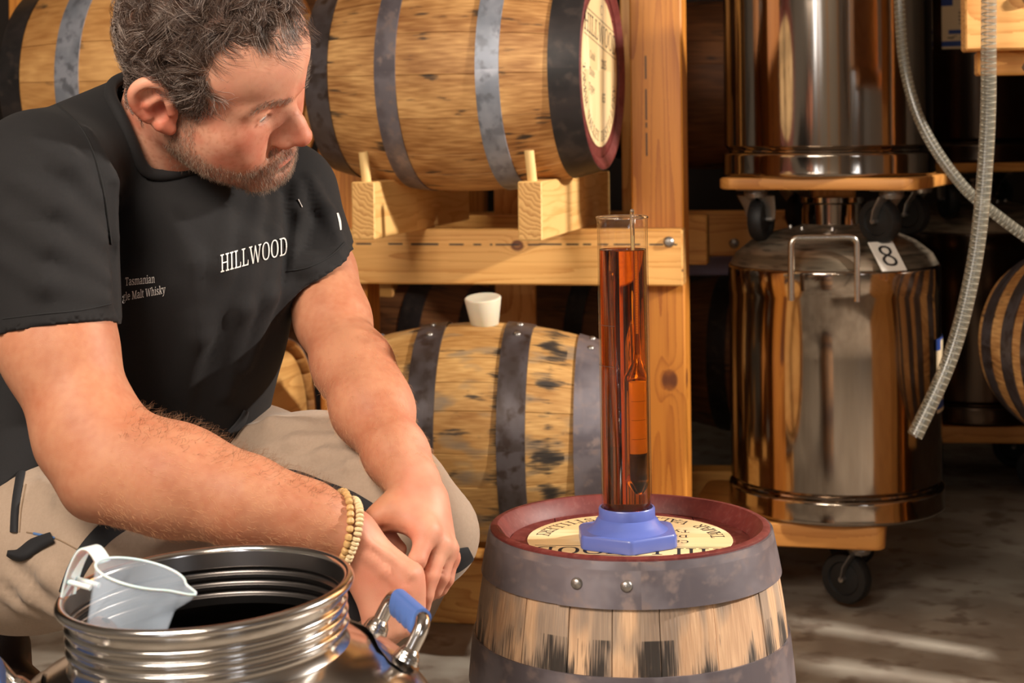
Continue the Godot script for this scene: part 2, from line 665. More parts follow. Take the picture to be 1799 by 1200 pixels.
func setting() -> void:
	structure("floor", Vector3(10, 0.2, 11), Vector3(0, -0.1, -0.5), M.concrete)
	structure("ceiling", Vector3(10, 0.2, 11), Vector3(0, 3.5, -0.5), M.ceiling_dark)
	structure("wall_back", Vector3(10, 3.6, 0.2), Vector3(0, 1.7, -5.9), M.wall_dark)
	structure("wall_front", Vector3(10, 3.6, 0.2), Vector3(0, 1.7, 4.9), M.wall_brown)
	structure("wall_left", Vector3(0.2, 3.6, 11), Vector3(-4.9, 1.7, -0.5), M.wall_brown)
	structure("wall_right", Vector3(0.2, 3.6, 11), Vector3(4.9, 1.7, -0.5), M.wall_brown)
	var where := ["by the far end wall", "in the middle of the three behind the camera", "nearest behind the camera"]
	for k in 3:
		var t := thing("added_batten", "long fluorescent ceiling batten, " + where[k], "ceiling lamp", Transform3D(Basis(), Vector3(-0.6, 3.34, BATTENS[k])))  # added lamp, unseen: brightens the wall that the steel mirrors
		put("housing", box_mesh(Vector3(1.3, 0.05, 0.16), 0.006), M.white_plate, t, Transform3D(Basis(), Vector3(0, 0.03, 0)))
		put("lamp_tube", tube_mesh([Vector3(-0.6, -0.015, 0), Vector3(0.6, -0.015, 0)], 0.018, 12), M.glow_warm, t)
	# wall behind the camera: posts and a roller door added to streak the drums
	for k in 6:
		structure("added_trim_%d" % (k + 1), Vector3(0.14, 3.3, 0.12), Vector3(-4.0 + k * 1.6, 1.7, 4.74), M.pine)
	for k in 2:
		var w := structure("added_window_%d" % (k + 1), Vector3(1.5, 1.3, 0.06), Vector3(ADDED_WINDOWS[k], 1.9, 4.79), M.white_plate)  # added windows, unseen: glowing panes to streak the can and drums
		put("glow_pane", box_mesh(Vector3(1.3, 1.1, 0.01), 0.002), M.glow_cool, w, Transform3D(Basis(), Vector3(0, 0, -0.027)))
		put("glazing_bar", box_mesh(Vector3(0.04, 1.1, 0.02), 0.003), M.white_plate, w, Transform3D(Basis(), Vector3(0, 0, -0.035)))
	structure("added_door_1", Vector3(1.3, 2.5, 0.06), Vector3(1.6, 1.25, 4.77), M.door_grey)
	# added plywood partition, unseen past the right edge, keeps the lamp off the rear
	structure("added_partition", Vector3(2.02, 2.6, 0.04), Vector3(2.39, 1.3, -2.97), M.plank_pine)
	# a pallet added unseen at the right: its gaps shape the lamplight on the floor
	var pal := thing("added_screen", "slatted timber pallet stood on edge by the lamp, past the right edge", "screen", Transform3D(Basis(Vector3.UP, PI / 2), Vector3(1.3, 0.0, -2.75)))
	for q in [[-2.2, -2.54], [-2.59, -2.69], [-2.738, -3.0]]:
		timber("board", pal, Vector3(0.74, absf(q[0] - q[1]), 0.02), Transform3D(Basis(Vector3(0, 0, 1), PI / 2), Vector3(-(q[0] + q[1]) / 2.0 - 2.75, 0.37, 0)), M.pine)
	timber("rail", pal, Vector3(0.8, 0.495, 0.02), Transform3D(Basis(), Vector3(-0.15, 0.2475, -0.022)), M.pine)
	timber("rail", pal, Vector3(0.8, 0.04, 0.02), Transform3D(Basis(), Vector3(-0.15, 0.75, -0.022)), M.pine)
	# the photographer's two lamps
	var kb := Transform3D(Basis.looking_at(KEY_TO - KEY_AT, Vector3.UP), KEY_AT)
	var lamp := thing("flash_lamp", "small hard flash lamp on a stand to the right of the casks", "lamp", kb)
	put("reflector", lathe_mesh([Vector2(0.03, 0.1), Vector2(0.034, 0.1), Vector2(0.065, 0.0), Vector2(0.062, 0.0), Vector2(0.03, 0.097)], 40), M.hoop_black, lamp, Transform3D(Basis(Vector3.RIGHT, PI / 2), Vector3.ZERO))
	put("flash_tube", lathe_mesh([Vector2(0.0, 0.0), Vector2(0.058, 0.0), Vector2(0.058, 0.008), Vector2(0.0, 0.008)], 40), M.glow_warm, lamp, Transform3D(Basis(Vector3.RIGHT, PI / 2), Vector3.ZERO))
	put("stand", tube_mesh([kb.affine_inverse() * (KEY_AT + Vector3(0.17, -0.05, 0)), kb.affine_inverse() * Vector3(KEY_AT.x + 0.17, 0.0, KEY_AT.z)], 0.014, 10), M.hoop_black, lamp)
	var fb := Transform3D(Basis.looking_at(FILL_TO - FILL_AT, Vector3.UP), FILL_AT)
	var soft := thing("soft_box", "broad soft box lamp hung above the camera", "lamp", fb)
	put("diffuser", box_mesh(Vector3(0.7, 0.5, 0.01), 0.002), M.glow_warm, soft)
	put("hood", lathe_mesh([Vector2(0.43, 0.0), Vector2(0.15, 0.25), Vector2(0.0, 0.25)], 4), M.hoop_black, soft, Transform3D(Basis(Vector3.RIGHT, PI / 2) * Basis(Vector3.UP, PI / 4), Vector3(0, 0, 0.012)))


# ---------------------------------------------------------------- casks

const YAW := 0.2094          # racks
const CASK_YAW := 0.2443

func yawed(a: float, at := Vector3.ZERO) -> Transform3D:
	return Transform3D(Basis(Vector3.UP, -a), at)


func along(prof: Array) -> Transform3D:
	return Transform3D(Basis(Vector3(0, 0, 1), -PI / 2), Vector3.ZERO)


func cask_r(s: float, L: float, Rh: float, Rb: float) -> float:
	var q := 2.0 * s / L
	return Rb - (Rb - Rh) * q * q


# hoops: [from, to, material, turn of the rivets or -1]. opts: head ("red", "oak"), label (radius or 0), label_turn, stave_thick, ends
func cask(called: String, label: String, at: Transform3D, L: float, Rh: float, Rb: float, edges: Array, hoops: Array, mat: Material, opts: Dictionary, group := "") -> Node3D:
	var t := thing(called, label, "cask", at, group)
	var thick: float = opts.get("thick", 0.018)
	var steps: int = opts.get("steps", 14)
	var rr := RandomNumberGenerator.new()
	rr.seed = opts.get("seed", 3)
	for k in edges.size() - 1:
		var a0: float = edges[k] * TAU
		var a1: float = edges[k + 1] * TAU
		var gap := 0.0001 / Rb
		a0 += gap
		a1 -= gap
		var ch := 0.0013 / Rb
		var proud := rr.randf_range(-0.0005, 0.0006)
		var rings := []
		var uvs := []
		var stations := []
		var rec: float = opts.get("recess", 0.026)
		for i in steps + 1:
			stations.append(clampf(lerpf(-L / 2, L / 2, float(i) / steps), -L / 2 + rec + 0.004, L / 2 - rec - 0.004))
		stations.push_front(-L / 2)
		stations.append(L / 2)
		for s in stations:
			var r := cask_r(s, L, Rh, Rb) + proud
			var th := thick if absf(s) < L / 2 - 0.001 else 0.0065
			var ring := PackedVector3Array()
			var us := []
			for q in [[a0, r - th], [a0, r - 0.0005], [a0 + ch, r - 0.0001], [lerpf(a0, a1, 0.33), r], [lerpf(a0, a1, 0.67), r], [a1 - ch, r - 0.0001], [a1, r - 0.0005], [a1, r - th], [lerpf(a0, a1, 0.67), r - th], [lerpf(a0, a1, 0.33), r - th]]:
				ring.append(Vector3(s, q[1] * cos(q[0]), q[1] * sin(q[0])))
				us.append(Vector2(s / L + 0.5, q[0] / TAU))
			rings.append(ring)
			uvs.append(us)
		var b := MB.new()
		b.loft(rings, true, uvs)
		b.cap(rings[0], Vector3.LEFT, uvs[0])
		b.cap(rings[-1], Vector3.RIGHT, uvs[-1])
		put("stave", b.mesh(), mat, t)
	for h in hoops:
		var b := MB.new()
		var prof := []
		var outer := []
		for i in 4:
			var s := lerpf(h[0], h[1], i / 3.0)
			var r := cask_r(s, L, Rh, Rb)
			prof.append(Vector2(r + 0.0004, s))
			outer.append(Vector2(r + 0.0026, s))
		outer.reverse()
		b.lathe(prof + outer + [prof[0]], 72, -1.0)
		if h[3] >= 0.0:
			var lap := []
			for q in outer:
				lap.append(q + Vector2(0.0014, 0))
			b.lathe([outer[0]] + lap + [outer[-1]], 60, -1.0, TAU * h[3] + 0.28 - 3.0, 3.0)
		var ho := put("hoop", b.mesh(), h[2], t, along([]))
		if h[3] >= 0.0:
			for q in [-1, 1]:
				var s: float = (h[0] + h[1]) / 2.0
				var r := cask_r(s, L, Rh, Rb) + 0.0035
				var a: float = TAU * h[3] + q * 0.025 / r
				var rv := lathe_mesh([Vector2(0.0062, 0.0), Vector2(0.006, 0.0018), Vector2(0.0047, 0.0036), Vector2(0.0026, 0.0046), Vector2(0.0, 0.005)], 16)
				var out := Vector3(cos(a), 0, sin(a))
				var side := Vector3(-sin(a), 0, cos(a))
				put("rivet", rv, M.rivet, ho, Transform3D(Basis(side, out, side.cross(out)), out * r + Vector3(0, s, 0)))
	for e in opts.get("ends", [1.0, -1.0]):
		var red: bool = opts.get("head", "oak") == "red" and e > 0
		var rin := Rh - thick - 0.001
		var x: float = e * (L / 2 - opts.get("recess", 0.026))
		var boards := 5
		for k in boards:
			var y0 := lerpf(-rin, rin, float(k) / boards) + 0.0004
			var y1 := lerpf(-rin, rin, float(k + 1) / boards) - 0.0004
			var pts := []
			var us := []
			for side in [1.0, -1.0]:
				for i in 9:
					var y := lerpf(y0, y1, i / 8.0) if side > 0 else lerpf(y1, y0, i / 8.0)
					var z: float = side * sqrt(maxf(rin * rin - y * y, 0.0))
					pts.append(Vector3(x, y, z))
					us.append(Vector2(z + 0.1 * k, y))
			var b := MB.new()
			b.flat(pts, Vector3(e, 0, 0), us)
			var back := []
			for p in pts:
				back.append(p - Vector3(e * 0.016, 0, 0))
			b.flat(back, Vector3(-e, 0, 0), us)
			for i in pts.size():
				var j := (i + 1) % pts.size()
				var nn: Vector3 = ((pts[j] - pts[i]) as Vector3).cross(Vector3(e, 0, 0)).normalized()
				if pts[i].distance_to(pts[j]) > 1e-5:
					b.flat([pts[i], pts[j], back[j], back[i]], nn, [us[i], us[j], us[j], us[i]])
			put("head_board", b.mesh(), M.red_paint if red else M.head_oak, t)
		if red:
			var b := MB.new()
			var xe: float = L / 2
			b.lathe([Vector2(rin - 0.0002, x), Vector2(rin + 0.0005, x + 0.002), Vector2(Rh - 0.0078, xe), Vector2(Rh - 0.006, xe + 0.0014), Vector2(Rh - 0.001, xe + 0.0014), Vector2(Rh + 0.0014, xe), Vector2(Rh + 0.0018, xe - 0.004)], 72, -1.0)
			put("painted_chime", b.mesh(), M.red_paint, t, along([]))
		if red and opts.get("label", 0.0) > 0.0:
			head_label(t, x + 0.0006, opts.label, opts.get("label_turn", 0.0))
	return t


func head_label(t: Node3D, x: float, rl: float, turn: float) -> void:
	var lb := put("paper_label", lathe_mesh([Vector2(0.0, 0.0008), Vector2(rl - 0.0004, 0.0008), Vector2(rl, 0.0)], 72, -1.0), M.label_paper, t, Transform3D(Basis(Vector3(0, 0, 1), -PI / 2), Vector3(x, 0, 0)))
	lb.set_meta("label", "round cream paper label with black lettering")
	# axes of the writing in the label's own space (its y looks out of the head)
	var up := Vector3(-cos(turn), 0, sin(turn))
	var right := up.cross(Vector3.UP)
	var b := MB.new()
	var write := func(text: String, cap: float, c: Vector2, rot: float, weight: int, squeeze := 1.0) -> void:
		var q := letters(text, cap, true, weight)
		for i in range(0, q.size(), 3):
			var three := []
			for k in 3:
				var w: Vector2 = Vector2(q[i + k].x * squeeze, q[i + k].y).rotated(rot) + c
				three.append(right * w.x + up * w.y + Vector3(0, 0.00095, 0))
			b.flat(three, Vector3.UP)
	var bar := func(x0: float, x1: float, y: float, hgt: float) -> void:
		b.flat([right * x0 + up * y + Vector3(0, 0.00095, 0), right * x1 + up * y + Vector3(0, 0.00095, 0), right * x1 + up * (y + hgt) + Vector3(0, 0.00095, 0), right * x0 + up * (y + hgt) + Vector3(0, 0.00095, 0)], Vector3.UP)
	write.call("HILLWOOD", rl * 0.25, Vector2(0, rl * 0.5), 0.0, 400, 0.92)
	bar.call(-rl * 0.74, rl * 0.74, rl * 0.665, rl * 0.012)
	bar.call(-rl * 0.9, rl * 0.9, rl * 0.32, rl * 0.012)
	write.call("C", rl * 0.13, Vector2(0, rl * 0.81), 0.0, 400)
	write.call("Cask", rl * 0.1, Vector2(-rl * 0.42, rl * 0.12), 0.0, 400)
	write.call("Date", rl * 0.1, Vector2(-rl * 0.42, -rl * 0.1), 0.0, 400)
	write.call("Type", rl * 0.1, Vector2(-rl * 0.42, -rl * 0.32), 0.0, 400)
	write.call("205", rl * 0.12, Vector2(rl * 0.22, rl * 0.12), 0.1, 700)
	write.call("65", rl * 0.12, Vector2(rl * 0.26, -rl * 0.32), 0.1, 700)
	var ring := "TAMAR VALLEY DISTILLERY"
	for k in ring.length():
		if ring[k] == " ":
			continue
		var a := lerpf(PI * 1.02, PI * 1.98, (k + 0.5) / ring.length())
		write.call(ring[k], rl * 0.135, Vector2(cos(a), sin(a)) * rl * 0.86, a + PI / 2, 400)
	var o := put("lettering", b.mesh(), M.ink, lb)
	o.set_meta("label", "black printed lettering")


func casks() -> void:
	# the cask on the upper rails
	var r := P(1060, 130, 3.02)
	var ax := yawed(CASK_YAW).basis.x
	var up_yaw := 0.285
	var centre := r - yawed(up_yaw).basis.x * 0.25 + Vector3(0, 0.006, 0)
	cask("oak_cask", "golden oak cask with a printed red-rimmed head, on two pegged rails of the rack", yawed(up_yaw, centre), 0.5, 0.174, 0.213, E_UP,
		[[0.198, 0.2495, M.hoop_black, -1.0], [0.077, 0.117, M.hoop_grey, -1.0], [-0.106, -0.066, M.hoop_dark, -1.0], [-0.2495, -0.2, M.hoop_brown, -1.0]], M.oak_golden, {"head": "red", "label": 0.136, "label_turn": -0.16, "seed": 4, "recess": 0.008})
	var xl := yawed(CASK_YAW, Vector3(-0.652, centre.y, -3.23))
	cask("oak_cask", "pale oak cask behind the man's head and shoulder, at far left of the rack", xl, 0.5, 0.174, 0.213, E_UP,
		[[0.198, 0.2495, M.hoop_black, -1.0], [0.072, 0.118, M.hoop_grey, -1.0], [-0.12, -0.07, M.hoop_grey, -1.0], [-0.2495, -0.2, M.hoop_black, -1.0]], M.oak_pale, {"seed": 5})
	# the bunged cask on the lower rails
	var low := yawed(0.115, P(846, 757, 3.04))
	cask("oak_cask", "mottled oak cask with dark riveted hoops and a white bung in its top", low, 0.45, 0.155, 0.193, E_LOW,
		[[0.178, 0.2245, M.hoop_dark, 0.468], [0.05, 0.098, M.hoop_brown, 0.465], [-0.105, -0.057, M.hoop_brown, 0.465], [-0.2245, -0.18, M.hoop_grey, 0.468]], M.oak_mottled, {"seed": 6})
	var bg := thing("silicone_bung", "white silicone bung stuck in the top of the mottled lower cask", "bung", Transform3D(Basis(Vector3(0, 0, 1), 0.06) * Basis(Vector3.RIGHT, 0.16), P(852, 574, 3.03)))
	put("plug", lathe_mesh([Vector2(0.0, 0.0), Vector2(0.022, 0.0), Vector2(0.0245, 0.003), Vector2(0.0325, 0.05), Vector2(0.0325, 0.053), Vector2(0.0305, 0.0545), Vector2(0.0, 0.053)], 40, 1.0), M.silicone, bg)
	# its neighbour, head towards the post
	var hr := P(500, 757, 3.2)
	cask("oak_cask", "oak cask with a bare wooden head, glimpsed between the man's chest and left arm", yawed(CASK_YAW, hr - ax * 0.25), 0.5, 0.17, 0.21, E_UP,
		[[0.2, 0.2495, M.hoop_grey, -1.0], [0.072, 0.118, M.hoop_grey, -1.0]], M.oak_pale, {"seed": 8, "recess": 0.012})
	# casks in the dark of the rack behind
	var k := 0
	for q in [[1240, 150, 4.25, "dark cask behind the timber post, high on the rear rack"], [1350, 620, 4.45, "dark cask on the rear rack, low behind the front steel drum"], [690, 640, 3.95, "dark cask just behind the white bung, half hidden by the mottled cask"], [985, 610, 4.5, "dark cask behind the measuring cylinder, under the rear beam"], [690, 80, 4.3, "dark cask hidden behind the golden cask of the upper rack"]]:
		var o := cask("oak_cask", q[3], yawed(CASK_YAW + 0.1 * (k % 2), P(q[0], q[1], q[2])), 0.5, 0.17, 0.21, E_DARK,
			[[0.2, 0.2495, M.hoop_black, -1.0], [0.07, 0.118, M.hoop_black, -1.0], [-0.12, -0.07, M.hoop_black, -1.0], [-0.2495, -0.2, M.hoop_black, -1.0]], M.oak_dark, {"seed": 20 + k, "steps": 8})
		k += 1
	# right edge
	var rc := Transform3D(Basis(Vector3.UP, -1.16), P(1992, 618, 3.27))
	cask("oak_cask", "oak cask with many dark hoops, cut by the right edge behind the hanging hose", rc, 0.5, 0.169, 0.218, E_LOW,
		[[0.185, 0.2295, M.hoop_grey, -1.0], [0.11, 0.145, M.hoop_brown, -1.0], [0.04, 0.075, M.hoop_brown, -1.0], [-0.07, -0.03, M.hoop_brown, -1.0], [-0.14, -0.1, M.hoop_brown, -1.0], [-0.2295, -0.185, M.hoop_brown, -1.0]], M.oak_golden, {"seed": 9})


# ---------------------------------------------------------------- racks

func timber(called: String, under: Node, size: Vector3, at: Transform3D, mat: Material, whole := false, bev := 0.003) -> MeshInstance3D:
	var b := MB.new()
	b.box(size, bev, Transform3D(), Color.WHITE, 1.0, Vector2(at.origin.x * 1.7 + at.origin.z, at.origin.y * 1.3) if not whole else Vector2.ZERO, false)
	var m := b.mesh()
	var e := MB.new()
	var h := size / 2.0
	for s in [-1.0, 1.0]:
		var p := []
		for q in [[-1, -1], [1, -1], [1, 1], [-1, 1]]:
			p.append(Vector3(s * h.x, q[0] * (h.y - bev), q[1] * (h.z - bev)))
		e.flat(p, Vector3(s, 0, 0), [Vector2(0, 0), Vector2(size.y, 0), Vector2(size.y, size.z), Vector2(0, size.z)])
	var arr := []
	arr.resize(Mesh.ARRAY_MAX)
	arr[Mesh.ARRAY_VERTEX] = e.v
	arr[Mesh.ARRAY_NORMAL] = e.n
	arr[Mesh.ARRAY_TEX_UV] = e.uv
	arr[Mesh.ARRAY_INDEX] = e.ix
	m.add_surface_from_arrays(Mesh.PRIMITIVE_TRIANGLES, arr)
	var own: StandardMaterial3D = mat
	if whole:
		own = mat.duplicate()
		own.uv1_scale = Vector3(1.0 / size.x, 1.0 / size.y, 1)
	m.surface_set_material(0, own)
	m.surface_set_material(1, M.end_grain)
	return put(called, m, null, under, at)


func racks() -> void:
	var org := P(1200, 456, 3.14)
	org.y = 0.0
	var t := thing("timber_rack", "bolted pine timber rack with posts and thick beam, carrying the casks behind the man", "rack", yawed(YAW, org))
	var up := Basis(Vector3(0, 0, 1), PI / 2)
	# beams: the upper one in front of the posts, its twin at the back, the sill on the floor
	var top := 0.7565
	timber("beam", t, Vector3(2.2, 0.106, 0.045), Transform3D(Basis(), Vector3(-1.1, top - 0.053, -0.0225)), M.beam_pine, true)
	timber("beam", t, Vector3(2.2, 0.106, 0.045), Transform3D(Basis(), Vector3(-1.1, top - 0.053, -0.5)), M.pine)
	timber("sill_beam", t, Vector3(2.2, 0.125, 0.09), Transform3D(Basis(), Vector3(-1.1, 0.0625, -0.06)), M.pine)
	timber("sill_beam", t, Vector3(2.2, 0.125, 0.09), Transform3D(Basis(), Vector3(-1.1, 0.0625, -0.5)), M.pine)
	for x in [-0.052, -0.672, -1.33]:
		timber("post", t, Vector3(2.6 - 0.125, 0.098, 0.09), Transform3D(up, Vector3(x, 1.3 + 0.0625, -0.0915)), M.post_pine, true)
		timber("post", t, Vector3(2.6 - 0.125, 0.098, 0.09), Transform3D(up, Vector3(x - 0.09, 1.3 + 0.0625, -0.59)), M.pine)
	timber("beam", t, Vector3(2.2, 0.106, 0.045), Transform3D(Basis(), Vector3(-1.1, 1.42, -0.0225)), M.beam_pine, true)
	for q in [[-0.026, top - 0.024]]:
		var bolt := MB.new()
		bolt.lathe([Vector2(0.0, 0.0075), Vector2(0.006, 0.007), Vector2(0.0095, 0.004), Vector2(0.0105, 0.0)], 24, -1.0)
		put("bolt", bolt.mesh(), M.galvanised, t, Transform3D(Basis(Vector3.RIGHT, PI / 2), Vector3(q[0], q[1], 0.0003)))
	timber("plank", t, Vector3(1.2, 0.09, 0.02), Transform3D(up, Vector3(-0.43, 0.82, -0.54)), M.plank_pine)
	# rails that carry the upper casks, each with a peg
	var inv := t.transform.affine_inverse()
	for q in [[931, 373, 2.87], [638, 374, 2.95], [300, 374, 3.02], [30, 374, 3.08]]:
		var front := P(q[0], q[1], q[2])
		front.y = top + 0.05
		var bs := Basis(Vector3.UP, -CASK_YAW)
		var at := Transform3D(bs * Basis(Vector3.UP, PI / 2), front + bs * Vector3(0, 0, -0.31))
		var rl := timber("rail", t, Vector3(0.62, 0.1, 0.042), inv * at, M.rail_pine, false, 0.002)
		put("peg", tube_mesh([Vector3(-0.288, 0.046, 0), Vector3(-0.294, 0.102, -0.004)], 0.0085, 14), M.peg_wood, rl)
	for q in [[740, 3.0], [960, 2.97]]:
		var front := P(q[0], 900, q[1])
		front.y = 0.125 + 0.045
		var at := Transform3D(Basis(Vector3.UP, PI / 2 - 0.1), front + Vector3(0.04, 0, -0.31))
		timber("rail", t, Vector3(0.62, 0.09, 0.042), inv * at, M.pine, false, 0.002)
	# the rack behind it, dim between the post and the drums
	var back := thing("timber_rack", "second timber rack in the shadow behind the steel drums", "rack", yawed(0.1, P(1215, 450, 4.05) * Vector3(1, 0, 1)))
	timber("beam", back, Vector3(2.3, 0.107, 0.05), Transform3D(Basis(), Vector3(-0.75, 0.69, 0)), M.pine)
	timber("sill_beam", back, Vector3(2.3, 0.12, 0.08), Transform3D(Basis(), Vector3(-0.75, 0.06, -0.05)), M.pine)
	timber("post", back, Vector3(2.4, 0.1, 0.08), Transform3D(up, Vector3(0.34, 1.32, -0.07)), M.pine)
	timber("post", back, Vector3(2.4, 0.1, 0.08), Transform3D(up, Vector3(-0.55, 1.32, -0.07)), M.pine)
	var bolt2 := MB.new()
	bolt2.lathe([Vector2(0.0, 0.008), Vector2(0.008, 0.006), Vector2(0.012, 0.0)], 20, -1.0)
	put("bolt", bolt2.mesh(), M.galvanised, back, Transform3D(Basis(Vector3.RIGHT, PI / 2), Vector3(0.1, 0.667, 0.0253)))
	var crate := thing("plastic_crate", "pale lavender plastic crate glimpsed between the post and the front steel drum", "crate", Transform3D(Basis(), P(1262, 480, 4.18)))
	put("crate_body", box_mesh(Vector3(0.2, 0.048, 0.12), 0.006), M.lavender, crate, Transform3D(Basis(), Vector3(0, 0.024, 0)))
	put("crate_rim", box_mesh(Vector3(0.212, 0.012, 0.13), 0.003), M.lavender, crate, Transform3D(Basis(), Vector3(0, 0.045, 0)))


# ---------------------------------------------------------------- steel drums on dollies

func dolly(label: String, at: Transform3D, size: float, thick: float, wheel: float, cut := 0.03, steps := 6, inset := 0.06) -> Node3D:
	var t := thing("drum_dolly", label, "dolly", at)
	# board: a square with rounded corners, upper face at y = 0
	var ring := []
	var h := size / 2
	var rc := cut
	for c in [[1, 1, 0], [-1, 1, 90], [-1, -1, 180], [1, -1, 270]]:
		for k in steps + 1:
			var a := deg_to_rad(c[2] + 90.0 / steps * k)
			ring.append(Vector2(c[0] * (h - rc) + rc * cos(a), c[1] * (h - rc) + rc * sin(a)))
	var rings := []
	for q in [[-thick, 0.004], [-thick + 0.003, 0.0], [-0.003, 0.0], [0.0, 0.004]]:
		var r := PackedVector3Array()
		for p in ring:
			var w: Vector2 = p * (1.0 - q[1] / h)
			r.append(Vector3(w.x, q[0], w.y))
		rings.append(r)
	var b := MB.new()
	var us := []
	for r in rings:
		var one := []
		for p in r:
			one.append(Vector2(p.x + p.z * 0.3, p.y + p.z))
		us.append(one)
	b.loft(rings, true, us)
	b.cap(rings[0], Vector3.DOWN, us[0])
	b.cap(rings[-1], Vector3.UP, us[-1])
	put("board", b.mesh(), M.dolly_ply, t)
	var k := 0
	for c in [[1, 1], [-1, 1], [-1, -1], [1, -1]]:
		var turn: float = [2.7, 1.5, 1.2, 2.9][k]
		k += 1
		var at_c := Transform3D(Basis(Vector3.UP, turn), Vector3(c[0] * (h - inset), -thick, c[1] * (h - inset)))
		var plate := put("caster", box_mesh(Vector3(0.06, 0.004, 0.06), 0.001), M.galvanised, t, at_c * Transform3D(Basis(), Vector3(0, -0.002, 0)))
		var f := MB.new()
		f.lathe([Vector2(0.0, -0.016), Vector2(0.02, -0.016), Vector2(0.024, -0.008), Vector2(0.022, 0.0)], 24, 1.0)
		for s in [-1.0, 1.0]:
			var leg := [Vector3(0.0, -0.012, s * 0.0205), Vector3(0.02, -0.02 - wheel * 0.2, s * 0.0205), Vector3(0.028, -0.012 - wheel * 0.55, s * 0.0205)]
			f.tube(leg, [0.02, 0.014, 0.009], 10, true, Color.WHITE, 0.14)
		put("fork", f.mesh(), M.galvanised, plate)
		var rw := wheel / 2
		var wm := MB.new()
		wm.lathe([Vector2(0.0, -0.012), Vector2(rw * 0.6, -0.01), Vector2(rw * 0.66, -0.014), Vector2(rw * 0.93, -0.014), Vector2(rw, -0.008), Vector2(rw, 0.008), Vector2(rw * 0.93, 0.014), Vector2(rw * 0.66, 0.014), Vector2(rw * 0.6, 0.01), Vector2(0.0, 0.012)], 36, 1.0)
		put("wheel", wm.mesh(), M.rubber, plate, Transform3D(Basis(Vector3.RIGHT, PI / 2), Vector3(0.028, -0.012 - rw - (wheel * 0.05), 0)))
		var ax := MB.new()
		ax.tube([Vector3(0.028, -0.012 - rw - wheel * 0.05, -0.025), Vector3(0.028, -0.012 - rw - wheel * 0.05, 0.025)], 0.005, 10)
		put("axle", ax.mesh(), M.galvanised, plate)
	return t


func drum_body(t: Node3D, r: float, h: float, neck: bool, metal: Material) -> void:
	# skirt, groove, wall, seam, rolled shoulder, cone, neck
	put("skirt", lathe_mesh([Vector2(0.0, 0.0), Vector2(r - 0.004, 0.0)] + arc2(r - 0.001, 0.007, 0.006, -90, 20, 4) + [Vector2(r + 0.004, 0.014), Vector2(r + 0.004, 0.04)] + arc2(r - 0.002, 0.042, 0.006, 0, 90, 4) + [Vector2(r - 0.008, 0.05), Vector2(r - 0.01, 0.054)], 96, 1.0), metal, t)
	var wall := [Vector2(r - 0.01, 0.052), Vector2(r - 0.004, 0.057), Vector2(r, 0.062), Vector2(r, h * 0.35), Vector2(r, h * 0.65), Vector2(r, h - 0.055), Vector2(r + 0.0012, h - 0.053), Vector2(r + 0.0012, h - 0.008)]
	wall += arc2(r - 0.0048, h - 0.006, 0.006, 0, 75, 4)
	put("wall", lathe_mesh(wall, 128, 1.0), metal, t)
	var nr := 0.062
	put("shoulder", lathe_mesh([Vector2(r - 0.003, h - 0.0005), Vector2(r * 0.93, h + 0.021), Vector2(r * 0.78, h + 0.046), Vector2(r * 0.6, h + 0.062), Vector2(nr + 0.02, h + 0.072), Vector2(nr + 0.004, h + 0.076), Vector2(nr, h + 0.08)], 96, 1.0), M.steel_dusty, t)
	if neck:
		put("neck", lathe_mesh([Vector2(nr, h + 0.078), Vector2(nr, h + 0.12), Vector2(nr + 0.006, h + 0.124), Vector2(nr + 0.006, h + 0.134), Vector2(0.0, h + 0.136)], 64, 1.0), metal, t)
		for k in 8:
			var a := TAU * k / 8 + 0.2
			put("stud", lathe_mesh([Vector2(0.0, 0.008), Vector2(0.004, 0.006), Vector2(0.005, 0.0)], 10, -1.0), M.rivet, t, Transform3D(Basis(), Vector3(cos(a) * 0.085, h + 0.07, sin(a) * 0.085)))


func drum_handle(t: Node3D, pts: Array, r: float) -> void:
	var inv := t.transform.affine_inverse()
	var path := []
	for k in pts.size():
		var p: Vector3 = inv * pts[k]
		if k == 0 or k == pts.size() - 1:
			path.append(p)
			continue
		var a: Vector3 = inv * pts[k - 1]
		var c: Vector3 = inv * pts[k + 1]
		var p0 := p + (a - p).normalized() * 0.016
		var p1 := p + (c - p).normalized() * 0.016
		for i in 7:
			var w := i / 6.0
			path.append(p0.lerp(p, w).lerp(p.lerp(p1, w), w))
	put("handle", tube_mesh(path, r, 12), M.steel_wire, t)


